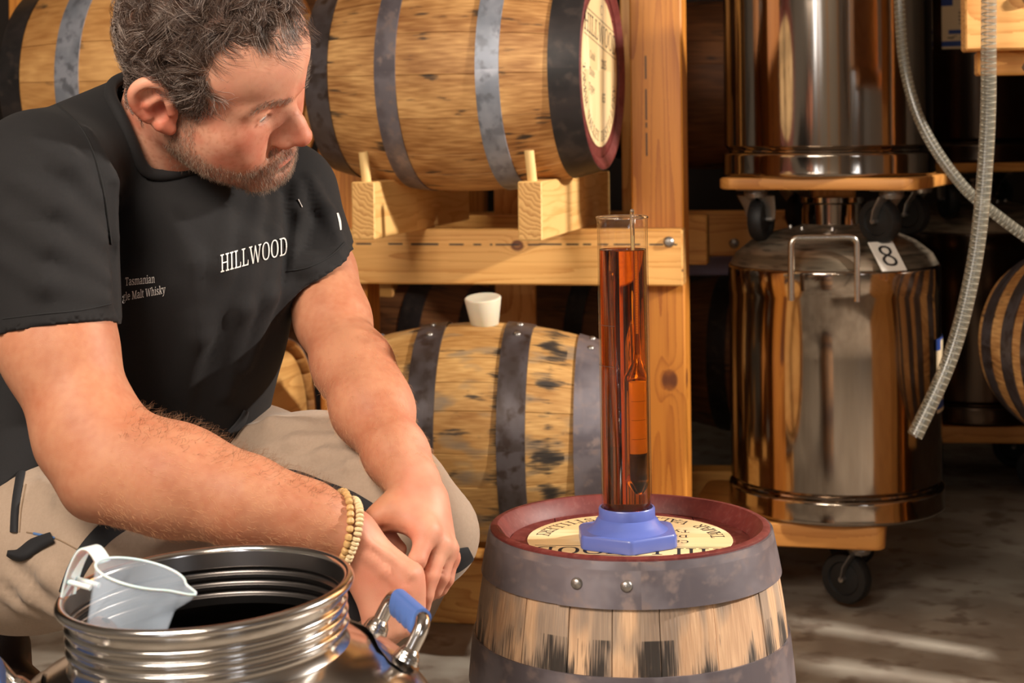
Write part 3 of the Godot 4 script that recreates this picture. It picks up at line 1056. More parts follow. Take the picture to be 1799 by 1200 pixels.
func sticker(t: Node3D, r: float, y0: float, y1: float, a0: float, a1: float, called := "sticker") -> void:
	if not M.has("sticker"):
		var w := 64
		var h := 256
		var d := PackedByteArray()
		d.resize(w * h * 3)
		var n := nz(w, h, 3, 2, 0.2, 300, 2)
		for y in h:
			for x in w:
				var c := Color(0.82, 0.74, 0.6)
				if y < 40 and (x < 18 or y < 8): c = Color(0.14, 0.24, 0.5)
				if y > 160 and y < 182 and x > 10: c = Color(0.16, 0.27, 0.52)
				if y > 216 and y < 244: c = Color(0.16, 0.27, 0.52)
				if y > 60 and y < 140 and x > 26 and x < 50 and (y / 9) % 2 == 0 and n[y * w + x] > 110: c = Color(0.35, 0.32, 0.3)
				if y > 190 and y < 206 and n[y * w + x] > 128 and x > 8 and x < 56: c = Color(0.3, 0.28, 0.26)
				var i := (y * w + x) * 3
				d[i] = int(c.r * 255); d[i + 1] = int(c.g * 255); d[i + 2] = int(c.b * 255)
		textured("sticker", tex(w, h, d), 0.5)
	var rings := []
	var us := []
	for i in 2:
		var ring := PackedVector3Array()
		var u := []
		for k in 13:
			var a := lerpf(a0, a1, k / 12.0)
			ring.append(Vector3(sin(a) * (r + 0.0012), lerpf(y0, y1, i), cos(a) * (r + 0.0012)))
			u.append(Vector2(k / 12.0, 1.0 - i))
		rings.append(ring)
		us.append(u)
	var b := MB.new()
	b.loft(rings, false, us)
	put(called, b.mesh(), M.sticker, t).set_meta("label", "cream sticker with blue bands")


func drums() -> void:
	var c := P(1467, 700, 3.45)
	# the front stack
	dolly("pale wooden dolly on black casters under the front lower steel drum", Transform3D(Basis(Vector3.UP, -0.24), Vector3(c.x - 0.09, 0.176, -3.47)), 0.385, 0.045, 0.1, 0.02, 6, 0.05)
	var low := thing("steel_drum", "shiny steel drum with a bent wire handle and a number 8 plate", "drum", Transform3D(Basis(), Vector3(c.x, 0.1765, -3.45)))
	drum_body(low, 0.211, 0.489, true, M.steel)
	drum_handle(low, [P(1390, 528, 3.235), P(1390, 418, 3.235), P(1505, 416, 3.24), P(1506, 530, 3.24)], 0.0062)
	sticker(low, 0.2122, 0.2, 0.345, 0.98, 1.5)
	# number plate on the shoulder
	var a := 0.35
	var nrm := Vector3(sin(a) * 1.05, 1.0, cos(a) * 1.05).normalized()
	var tang := Vector3(cos(a), 0, -sin(a))
	var pb := Basis(tang, nrm.cross(tang) * -1.0, nrm)
	pb = Basis(tang, nrm.cross(tang), nrm)
	var pl := put("number_plate", box_mesh(Vector3(0.055, 0.072, 0.003), 0.0008), M.white_plate, low, Transform3D(pb, Vector3(sin(a) * 0.199, 0.489 + 0.026, cos(a) * 0.199)))
	pl.set_meta("label", "white plate with a black 8")
	var q := letters("8", 0.05, false, 500)
	var b := MB.new()
	for i in range(0, q.size(), 3):
		b.flat([Vector3(q[i].x, q[i].y, 0.0018), Vector3(q[i + 1].x, q[i + 1].y, 0.0018), Vector3(q[i + 2].x, q[i + 2].y, 0.0018)], Vector3(0, 0, 1))
	put("numeral", b.mesh(), M.ink, pl)
	# the upper drum
	dolly("wooden dolly resting on the neck of the lower drum, under the upper steel drum", Transform3D(Basis(Vector3.UP, -0.444), Vector3(c.x + 0.016, 0.843, -3.455)), 0.395, 0.023, 0.088, 0.03, 4, 0.062)
	var top := thing("steel_drum", "tall shiny steel drum stacked above the numbered one, cut by the top edge", "drum", Transform3D(Basis(), Vector3(c.x - 0.006, 0.8435, -3.46)))
	drum_body(top, 0.209, 0.52, true, M.steel)
	# a dim stack behind
	var e := P(1712, 700, 4.5)
	dolly("dolly in the shadow under the rear lower steel drum", Transform3D(Basis(Vector3.UP, -0.1), Vector3(e.x, 0.176, -4.5)), 0.44, 0.04, 0.115)
	var r1 := thing("steel_drum", "dim steel drum on the floor behind the numbered one, mostly behind the hanging hose", "drum", Transform3D(Basis(), Vector3(e.x, 0.1765, -4.5)))
	drum_body(r1, 0.211, 0.489, true, M.steel_shaded)
	dolly("dolly between the two dim steel drums of the rear stack", Transform3D(Basis(Vector3.UP, 0.2), Vector3(e.x + 0.02, 0.843, -4.5)), 0.42, 0.023, 0.1)
	var r2 := thing("steel_drum", "dim steel drum at the top of the rear stack, left of the hanging hose", "drum", Transform3D(Basis(), Vector3(e.x + 0.02, 0.8435, -4.5)))
	drum_body(r2, 0.209, 0.52, true, M.steel_shaded)
	sticker(r2, 0.2095, 0.29, 0.42, -0.7, -0.2)


# ---------------------------------------------------------------- right side: hoses, beam

func hose(label: String, pts: Array, r: float, pitch: float) -> void:
	var path := smooth_path(pts, 14)
	var base: Vector3 = path[-1]
	var loc := []
	for p in path:
		loc.append(p - base)
	var t := thing("clear_hose", label, "hose", Transform3D(Basis(), base))
	put("tube_wall", tube_mesh(loc, r, 20, false), M.hose_wall, t)
	# frames along the path, then the coil
	var L := 0.0
	var at := [0.0]
	for i in range(1, loc.size()):
		L += loc[i].distance_to(loc[i - 1])
		at.append(L)
	var side := Vector3(0, 0, 1)
	var coil := []
	var steps := int(L / pitch * 14)
	var seg := 0
	for k in steps:
		var s := L * k / steps
		while seg < loc.size() - 2 and at[seg + 1] < s:
			seg += 1
		var w: float = (s - at[seg]) / maxf(at[seg + 1] - at[seg], 1e-6)
		var p: Vector3 = loc[seg].lerp(loc[seg + 1], w)
		var tg: Vector3 = (loc[mini(seg + 2, loc.size() - 1)] - loc[maxi(seg - 1, 0)]).normalized()
		side = (side - tg * side.dot(tg)).normalized()
		var up := tg.cross(side)
		var a := TAU * s / pitch
		coil.append(p + (side * cos(a) + up * sin(a)) * (r * 0.92))
	put("wire_coil", tube_mesh(coil, r * 0.09, 5), M.hose_coil, t).set_meta("label", "white spiral of the hose")


func right_side() -> void:
	var m := std("hose_wall", Color(0.5, 0.48, 0.42, 0.3), 0.24)
	m.transparency = BaseMaterial3D.TRANSPARENCY_ALPHA
	m.cull_mode = BaseMaterial3D.CULL_DISABLED
	std("hose_coil", Color(0.6, 0.57, 0.5), 0.45)
	hose("clear ribbed hose hanging from the top right, its cut end beside the numbered drum", [P(1742, -900, 2.78), P(1739, -400, 2.76), P(1738, -120, 2.75), P(1737, 60, 2.75), P(1735, 220, 2.75), P(1722, 390, 2.74), P(1700, 520, 2.73), P(1665, 640, 2.72), P(1607, 766, 2.7)], 0.0125, 0.0105)
	hose("thin clear hose sweeping in a curve down to the cask at the right edge", [P(1590, -900, 2.93), P(1583, -400, 2.95), P(1580, -120, 2.95), P(1581, 20, 2.95), P(1592, 130, 2.95), P(1625, 230, 2.93), P(1690, 325, 2.9), P(1760, 385, 2.88), P(1850, 450, 2.85)], 0.0098, 0.0085)
	# beam end at the top right, with a batten below it
	var t := thing("timber_rack", "sunlit end of a thick pine beam at the top right corner, behind the hose", "rack", Transform3D(Basis(Vector3.UP, -0.18), P(1790, 120, 2.85)))
	timber("beam", t, Vector3(0.36, 0.22, 0.09), Transform3D(Basis(), Vector3(0.09, 0.14, 0.0)), M.plank_pine)
	timber("batten", t, Vector3(0.36, 0.04, 0.07), Transform3D(Basis(), Vector3(0.115, 0.01, -0.05)), M.pine)
	timber("post", t, Vector3(2.2, 0.1, 0.09), Transform3D(Basis(Vector3(0, 0, 1), PI / 2), Vector3(0.3, 1.1 - t.position.y, -0.16)), M.pine)
	timber("cradle_beam", t, Vector3(0.3, 0.08, 0.09), Transform3D(Basis(), Vector3(0.36, 0.29 - t.position.y, -0.4)), M.pine)
	for y in [0.115, 0.0]:
		put("bolt", lathe_mesh([Vector2(0.0, 0.012), Vector2(0.009, 0.011), Vector2(0.012, 0.006), Vector2(0.013, 0.0)], 6, -1.0), M.galvanised, t, Transform3D(Basis(Vector3.RIGHT, PI / 2), Vector3(0.012, y, 0.0455)))


# ---------------------------------------------------------------- foreground

func foreground() -> void:
	# the small cask that stands on its end
	var c := P(1106, 924, 1.83)
	var L := 0.52
	var b := Basis(Vector3(0, 1, 0), Vector3(-1, 0, 0), Vector3(0, 0, 1))
	cask("small_cask", "small weathered oak cask standing on end, carrying the measuring cylinder on its red head", Transform3D(b, Vector3(c.x, L / 2, c.z)), L, 0.1485, 0.1765, E_MAIN,
		[[0.2135, 0.258, M.hoop_dark, 0.29], [0.099, 0.149, M.hoop_dark, -1.0], [-0.127, -0.075, M.hoop_dark, -1.0], [-0.258, -0.21, M.hoop_dark, -1.0]], M.oak_weathered,
		{"head": "red", "label": 0.1105, "label_turn": PI / 2 - 0.1, "thick": 0.0175, "recess": 0.0165, "seed": 10, "steps": 20})
	var head := L - 0.0165 + 0.0018
	cylinder(P(1102, 940, 1.81), head)
	milk_can()


func cylinder(c: Vector3, y: float) -> void:
	var at := Transform3D(Basis(Vector3(0, 0, 1), 0.004), Vector3(c.x, y, c.z))
	var t := thing("measuring_cylinder", "tall clear glass measuring cylinder on a blue six-sided foot", "cylinder", at)
	# foot: hexagon, flare, collar
	var hexr := 0.0485
	var rings := []
	for q in [[0.0, 0.0555], [0.0015, 0.0565], [0.012, 0.0565], [0.0145, 0.0545]]:
		var ring := PackedVector3Array()
		for k in 6:
			for w in [-0.06, 0.06]:
				var a: float = TAU * (k + 0.5) / 6 + w
				ring.append(Vector3(cos(a) * q[1], q[0], sin(a) * q[1]))
		rings.append(ring)
	var m := MB.new()
	m.loft(rings, true)
	m.cap(rings[0], Vector3.DOWN)
	m.cap(rings[-1], Vector3.UP)
	m.lathe([Vector2(0.0435, 0.0143), Vector2(0.0405, 0.0165), Vector2(0.0355, 0.0205), Vector2(0.032, 0.0262), Vector2(0.03, 0.0275), Vector2(0.03, 0.037), Vector2(0.0292, 0.0384), Vector2(0.0276, 0.0384), Vector2(0.0276, 0.03)], 64, 1.0)
	put("foot", m.mesh(), M.blue_plastic, t).set_meta("label", "blue plastic hexagonal foot")
	var ro := 0.0269
	var base := 0.0285
	var top := 0.3465
	var glass := std("glass", Color(1, 1, 1, 0.0), 0.02)
	glass.transparency = BaseMaterial3D.TRANSPARENCY_ALPHA
	var spout := func(ang: float, yy: float) -> float:
		# a pouring lip on the right of the back
		var da := wrapf(ang + 0.9, -PI, PI)
		return 0.004 * exp(-da * da * 9.0) * smoothstep(top - 0.02, top, yy)
	var gl := MB.new()
	for shell in [0.0, -0.0016]:
		var rr := []
		for yy in [base, base + 0.1, base + 0.2, top - 0.03, top - 0.02, top - 0.014, top - 0.008, top - 0.004, top]:
			var ring := PackedVector3Array()
			for k in 72:
				var a := TAU * k / 72
				var r: float = ro + shell + spout.call(a, yy) + (0.0012 * smoothstep(top - 0.004, top, yy) if shell == 0.0 else 0.0)
				ring.append(Vector3(cos(a) * r, yy, sin(a) * r))
			rr.append(ring)
		gl.loft(rr, true, [], -1.0)
	put("glass_tube", gl.mesh(), glass, t)
	var rim := []
	for k in 73:
		var a := TAU * k / 72
		var r: float = ro - 0.0002 + spout.call(a, top)
		rim.append(Vector3(cos(a) * r, top, sin(a) * r))
	var solid := std("glass_solid", Color(1, 1, 1, 0.0), 0.02)
	solid.refraction_enabled = true
	solid.refraction_scale = 0.05
	put("rim", tube_mesh(rim, 0.0013, 8, false), solid, t)
	# graduation ring
	for yy in [0.19, 0.233]:
		var g := MB.new()
		g.lathe([Vector2(ro + 0.0001, yy), Vector2(ro + 0.0002, yy + 0.0005)], 40, 1.0, 2.0, 1.6)
		put("graduation", g.mesh(), M.ink_grey, t)
	# the spirit: a solid of amber, hollowed where the hydrometer floats
	var liq := thing("whisky", "amber whisky filling the glass measuring cylinder", "spirit", at)
	var amber := std("amber", Color(0.9, 0.5, 0.1, 0.0), 0.0)
	amber.refraction_enabled = true
	amber.refraction_scale = 0.036
	var level := 0.3125
	var rl := ro - 0.0019
	var prof := [Vector2(0.0, base + 0.001), Vector2(rl - 0.003, base + 0.001)] + arc2(rl - 0.003, base + 0.004, 0.003, -90, 0, 4) + [Vector2(rl, base + 0.06), Vector2(rl, level - 0.05), Vector2(rl, level), Vector2(rl - 0.001, level - 0.0007), Vector2(rl - 0.004, level - 0.001), Vector2(0.0, level - 0.001)]
	put("liquid", lathe_mesh(prof, 96, 1.0), amber, liq)
	# the hydrometer: stem, bulb, ballast
	var hx := Transform3D(Basis(), at * Vector3(0.0106, 0.007, 0.003))
	hx.basis = at.basis
	var hy := thing("hydrometer", "glass hydrometer with a dark ballast bulb, floating upright in the whisky", "hydrometer", hx)
	var hp := [Vector2(0.0, 0.0455), Vector2(0.004, 0.047), Vector2(0.0105, 0.058), Vector2(0.0118, 0.062), Vector2(0.0118, 0.084), Vector2(0.0118, 0.13), Vector2(0.0118, 0.166), Vector2(0.0112, 0.171), Vector2(0.007, 0.18), Vector2(0.0032, 0.189), Vector2(0.0024, 0.196), Vector2(0.0024, 0.3), Vector2(0.0024, 0.346)] + arc2(0.0, 0.346, 0.0024, 0, 90, 4)
	var hollow := std("spirit_hollow", Color(1, 1, 1, 0.0), 0.0)
	hollow.refraction_enabled = true
	hollow.refraction_scale = 0.036
	var under := []
	for q in hp:
		if q.y + 0.007 < level - 0.002:
			under.append(q)
	under.append(Vector2(0.0024, level - 0.0082))
	# its surface is the inner wall of the spirit: faces look inwards
	var inner := MB.new()
	inner.lathe(under, 48, -1.0)
	put("hollow", inner.mesh(), hollow, liq, at.affine_inverse() * hx)
	var shrink := []
	for q in hp:
		shrink.append(Vector2(maxf(q.x - 0.0005, 0.0), q.y + (0.0004 if q.y < 0.1 else 0.0)))
	put("glass_body", lathe_mesh(shrink, 48, 1.0), glass, hy)
	put("ballast", lathe_mesh([Vector2(0.0, 0.0468), Vector2(0.0035, 0.048), Vector2(0.0097, 0.0588), Vector2(0.0108, 0.0625), Vector2(0.0108, 0.088), Vector2(0.0, 0.089)], 40, 1.0), std("ballast", Color(0.01, 0.008, 0.008), 0.9), hy)
	var paper := std("scale_paper", Color(0.95, 0.85, 0.6), 0.6)
	paper.backlight_enabled = true
	paper.backlight = Color(0.9, 0.8, 0.5)
	paper.cull_mode = BaseMaterial3D.CULL_DISABLED
	put("scale_strip", box_mesh(Vector3(0.0028, 0.104, 0.0006), 0.0001), paper, hy, Transform3D(Basis(), Vector3(0, 0.268, 0)))
	put("stem_tip", lathe_mesh([Vector2(0.0018, level - 0.007), Vector2(0.0024, level - 0.007), Vector2(0.0024, 0.346)] + arc2(0.0, 0.346, 0.0024, 0, 90, 5) + [Vector2(0.0, 0.347), Vector2(0.0018, 0.345), Vector2(0.0018, level - 0.007)], 24, 1.0), solid, hy)
	put("added_sleeve", lathe_mesh([Vector2(0.0103, 0.0895), Vector2(0.0103, 0.165)], 40, 1.0), paper, hy)  # added sleeve: its gold stands in for light through thinner spirit
	var ticks := MB.new()
	for k in 30:
		var w := 0.0018 if k % 5 == 0 else 0.001
		ticks.box(Vector3(w, 0.0003, 0.0002), 0.00005, Transform3D(Basis(), Vector3(-0.0003, 0.218 + k * 0.0028, 0.0005)))
	for k in 3:
		ticks.lathe([Vector2(0.01045, 0.105 + k * 0.02), Vector2(0.01045, 0.1054 + k * 0.02)], 20, 1.0, 0.6, 1.6)
	put("scale_marks", ticks.mesh(), M.ink_grey, hy)


# ---------------------------------------------------------------- the open steel can

func milk_can() -> void:
	var d := 1.32
	var c := P(362, 1035, d)
	var at := Transform3D(Basis(Vector3(0, 0, 1), 0.052) * Basis(Vector3.RIGHT, 0.02), c)
	# heights below the rim
	var r := 0.1148
	var t := thing("steel_can", "open polished steel can with blue-gripped handles, nearest the camera at the lower left", "can", at)
	var base := -c.y + 0.012
	var neck: Array = arc2(r - 0.004, 0.0, 0.0042, 180, -60, 12)
	neck += [Vector2(r - 0.0065, -0.006), Vector2(r - 0.008, -0.0095)]
	for k in 3:
		var y := -0.0155 - k * 0.0088
		neck += [Vector2(r - 0.0085, y + 0.0034)] + arc2(r - 0.0085, y, 0.0026, 70, -70, 6) + [Vector2(r - 0.0085, y - 0.0034)]
	neck += [Vector2(r - 0.0088, -0.038), Vector2(r - 0.0086, -0.043)]
	neck += [Vector2(r - 0.006, -0.048), Vector2(r + 0.002, -0.052), Vector2(r + 0.02, -0.06), Vector2(r + 0.038, -0.074), Vector2(r + 0.055, -0.098), Vector2(r + 0.064, -0.13), Vector2(r + 0.067, -0.17), Vector2(r + 0.067, base + 0.02)] + arc2(r + 0.055, base + 0.012, 0.012, 0, -90, 5) + [Vector2(0.0, base)]
	put("shell", lathe_mesh(neck, 128, -1.0), M.steel_can, t)
	var inside := [Vector2(r - 0.0078, 0.0), Vector2(r - 0.0095, -0.012)]
	for k in 3:
		var y := -0.0155 - k * 0.0088
		inside += [Vector2(r - 0.0105, y + 0.0034)] + arc2(r - 0.0105, y, 0.0026, 70, -70, 6) + [Vector2(r - 0.0105, y - 0.0034)]
	inside += [Vector2(r - 0.0105, -0.043), Vector2(r + 0.0, -0.055), Vector2(r + 0.036, -0.077), Vector2(r + 0.058, -0.15), Vector2(r + 0.06, -0.2), Vector2(r + 0.06, base + 0.02), Vector2(0.0, base + 0.004)]
	put("inside", lathe_mesh(inside, 128, 1.0), M.steel_inside, t)
	for s in [0.36, PI + 0.3]:
		can_handle(t, s, r)
	jug(at, r)


func can_handle(t: Node3D, az: float, r: float) -> void:
	var out := Vector3(cos(az), 0, -sin(az))
	var tg := Vector3(sin(az), 0, cos(az))
	var foot0 := out * (r + 0.031) + Vector3(0, -0.067, 0)
	var feet := []
	var lift := Vector3(out.x * 0.55, 0.84, out.z * 0.55) * 0.031
	var path := []
	var p := [foot0 - tg * 0.043, foot0 - tg * 0.043 + lift, foot0 + tg * 0.043 + lift, foot0 + tg * 0.043]
	path.append(p[0])
	for k in [1, 2]:
		var p0: Vector3 = p[k] + (p[k - 1] - p[k]).normalized() * 0.014
		var p1: Vector3 = p[k] + (p[k + 1] - p[k]).normalized() * 0.014
		for i in 8:
			var w := i / 7.0
			path.append(p0.lerp(p[k], w).lerp((p[k] as Vector3).lerp(p1, w), w))
	path.append(p[3])
	var h := put("handle", tube_mesh(path, 0.0062, 14), M.steel_can, t)
	# grip with finger notches on the underside
	var rings := []
	var down := -lift.normalized()
	var sidev := tg.cross(down)
	for i in 41:
		var w := i / 40.0
		var q: Vector3 = (p[1] as Vector3).lerp(p[2], lerpf(0.17, 0.9, w))
		var low := 0.0135 + 0.0022 * absf(sin(w * PI * 4.0)) - (0.0075 if i == 0 or i == 40 else 0.0)
		var ring := PackedVector3Array()
		for k in 16:
			var a := TAU * k / 16
			var dn := cos(a)
			ring.append(q + down * (dn * (low if dn > 0 else 0.0072)) + sidev * sin(a) * 0.0076)
		rings.append(ring)
	var b := MB.new()
	b.loft(rings, true)
	b.cap(rings[0], -tg)
	b.cap(rings[-1], tg)
	put("grip", b.mesh(), M.blue_grip, h).set_meta("label", "blue plastic grip")
	# plate under the feet, following the shoulder
	var pr := []
	for i in 9:
		var along_t := lerpf(-0.062, 0.062, i / 8.0)
		var rr := PackedVector3Array()
		var wd := 0.017 * sqrt(maxf(1.0 - pow(absf(along_t) / 0.0635, 4.0), 0.02))
		for k in 5:
			var q := lerpf(-wd, wd, k / 4.0)
			var rad: float = r + 0.03 + q
			var drop := -0.0685 - q * 0.8
			var a2 := along_t / (r + 0.03)
			rr.append((out * cos(a2) + tg * sin(a2)) * rad + Vector3(0, drop + 0.0024 - absf(q) * 0.08, 0))
		pr.append(rr)
	var pb := MB.new()
	pb.loft(pr, false)
	put("handle_plate", pb.mesh(), M.steel_can, t)
	for k in [0, 3]:
		var ft := lathe_mesh([Vector2(0.011, -0.003), Vector2(0.0095, 0.003), Vector2(0.0068, 0.007), Vector2(0.006, 0.0075)], 20, 1.0)
		put("weld", ft, M.steel_can, h, Transform3D(Basis(Quaternion(Vector3.UP, lift.normalized())), p[k]))


func jug(can: Transform3D, r: float) -> void:
	var pp := std("polypropylene", Color(0.84, 0.89, 0.95, 0.2), 0.3)
	pp.transparency = BaseMaterial3D.TRANSPARENCY_ALPHA
	pp.cull_mode = BaseMaterial3D.CULL_DISABLED
	pp.subsurf_scatter_enabled = false
	var d := 1.295
	var top := P(247, 1008, d)
	var up := (P(247, 1008, d) - P(217, 1118, d - 0.005)).normalized()
	up = (up + Vector3(0, 0, 0.1)).normalized()
	var right := Vector3(1, 0, 0.35)
	right = (right - up * right.dot(up)).normalized()
	var bs := Basis(right, up, right.cross(up))
	var hgt := 0.062
	var t := thing("measuring_jug", "small translucent plastic measuring jug hooked by its handle over the can's rim", "jug", Transform3D(bs, top - up * hgt))
	var rt := 0.0345
	var rb := 0.028
	var b := MB.new()
	for shell in [0.0, -0.0011]:
		var rr := []
		for i in 13:
			var y := hgt * i / 12.0
			var ring := PackedVector3Array()
			for k in 56:
				var a := TAU * k / 56
				var rad: float = lerpf(rb, rt, y / hgt) + shell
				var da := wrapf(a, -PI, PI)
				rad += 0.015 * exp(-da * da * 16.0) * smoothstep(hgt * 0.62, hgt, y)
				ring.append(Vector3(cos(a) * rad, y, sin(a) * rad))
			rr.append(ring)
		b.loft(rr, true, [], -1.0)
		b.cap(rr[0], Vector3.DOWN)
	put("cup", b.mesh(), pp, t)
	var rim := []
	for k in 57:
		var a := TAU * k / 56
		var da := wrapf(a, -PI, PI)
		var rad: float = rt + 0.015 * exp(-da * da * 16.0)
		rim.append(Vector3(cos(a) * rad, hgt, sin(a) * rad))
	put("rim", tube_mesh(rim, 0.0011, 6, false), M.pp_solid if M.has("pp_solid") else pp_solid(), t)
	# handle: a strap that runs out, down outside the can
	var hp := smooth_path([Vector3(-rt + 0.001, hgt - 0.002, 0), Vector3(-rt - 0.01, hgt + 0.005, 0), Vector3(-rt - 0.018, hgt + 0.001, 0), Vector3(-rt - 0.022, hgt - 0.016, 0), Vector3(-rt - 0.022, hgt - 0.036, 0)], 7)
	var rings := []
	for i in hp.size():
		var tg: Vector3 = (hp[mini(i + 1, hp.size() - 1)] - hp[maxi(i - 1, 0)]).normalized()
		var nn := tg.cross(Vector3(0, 0, 1))
		var ring := PackedVector3Array()
		for q in [[-0.009, -0.0012], [0.009, -0.0012], [0.0095, 0.0], [0.009, 0.0012], [-0.009, 0.0012], [-0.0095, 0.0]]:
			ring.append(hp[i] + Vector3(0, 0, 1) * q[0] + nn * q[1])
		rings.append(ring)
	var hb := MB.new()
	hb.loft(rings, true)
	hb.cap(rings[0], Vector3.RIGHT)
	hb.cap(rings[-1], Vector3.DOWN)
	for s in [-1.0, 1.0]:
		hb.tube([Vector3(-rt - 0.001, hgt - 0.022, s * 0.006), Vector3(-rt - 0.022, hgt - 0.024, s * 0.006)], 0.0022, 8)
	put("handle", hb.mesh(), M.pp_solid, t)
	# a little spirit left in it
	var left := thing("whisky_residue", "amber drop of whisky left in the bottom of the plastic jug", "spirit", Transform3D(bs, top - up * (hgt - 0.0015)))
	var amber2 := std("amber_thin", Color(0.27, 0.11, 0.005), 0.12)
	var lm := MB.new()
	var bowl := []
	for i in 9:
		var y := -0.0065 + 0.013 * i / 8.0
		var rr := PackedVector3Array()
		var w := sqrt(maxf(1.0 - pow(y / 0.0068, 2.0), 0.0))
		for k in 24:
			rr.append(Vector3(-0.0145 + cos(TAU * k / 24) * 0.0115 * w, 0.014 + y - cos(TAU * k / 24) * 0.003 * w, 0.008 + sin(TAU * k / 24) * 0.013 * w))
		bowl.append(rr)
	lm.loft(bowl, true, [], -1.0)
	put("liquid", lm.mesh(), amber2, left)


func pp_solid() -> StandardMaterial3D:
	var m := std("pp_solid", Color(0.84, 0.86, 0.86), 0.35)
	m.subsurf_scatter_enabled = true
	m.subsurf_scatter_strength = 0.5
	return m


# ---------------------------------------------------------------- shapes as distance fields, meshed as surface nets

class Prim:
	var kind := 0            # 0 tapered capsule, 1 ellipsoid
	var sub := false
	var a := Vector3.ZERO
	var ba := Vector3.ZERO
	var ib := 0.0
	var ra := 0.0
	var rb := 0.0
	var k := 0.0
	var rad := Vector3.ONE
	var inv := Basis()
	var cut := false
	var cn := Vector3.ZERO
	var cd := 0.0

	func dist(p: Vector3) -> float:
		var d: float
		if kind == 0:
			var pa := p - a
			var h := clampf(pa.dot(ba) * ib, 0.0, 1.0)
			d = (pa - ba * h).length() - (ra + (rb - ra) * h)
		else:
			var q := inv * (p - a)
			var k0 := (q / rad).length()
			var k1 := (q / (rad * rad)).length()
			d = k0 * (k0 - 1.0) / maxf(k1, 1e-6) if k0 > 1e-4 else -minf(rad.x, minf(rad.y, rad.z))
		if cut:
			d = maxf(d, cn.dot(p) - cd)
		return d


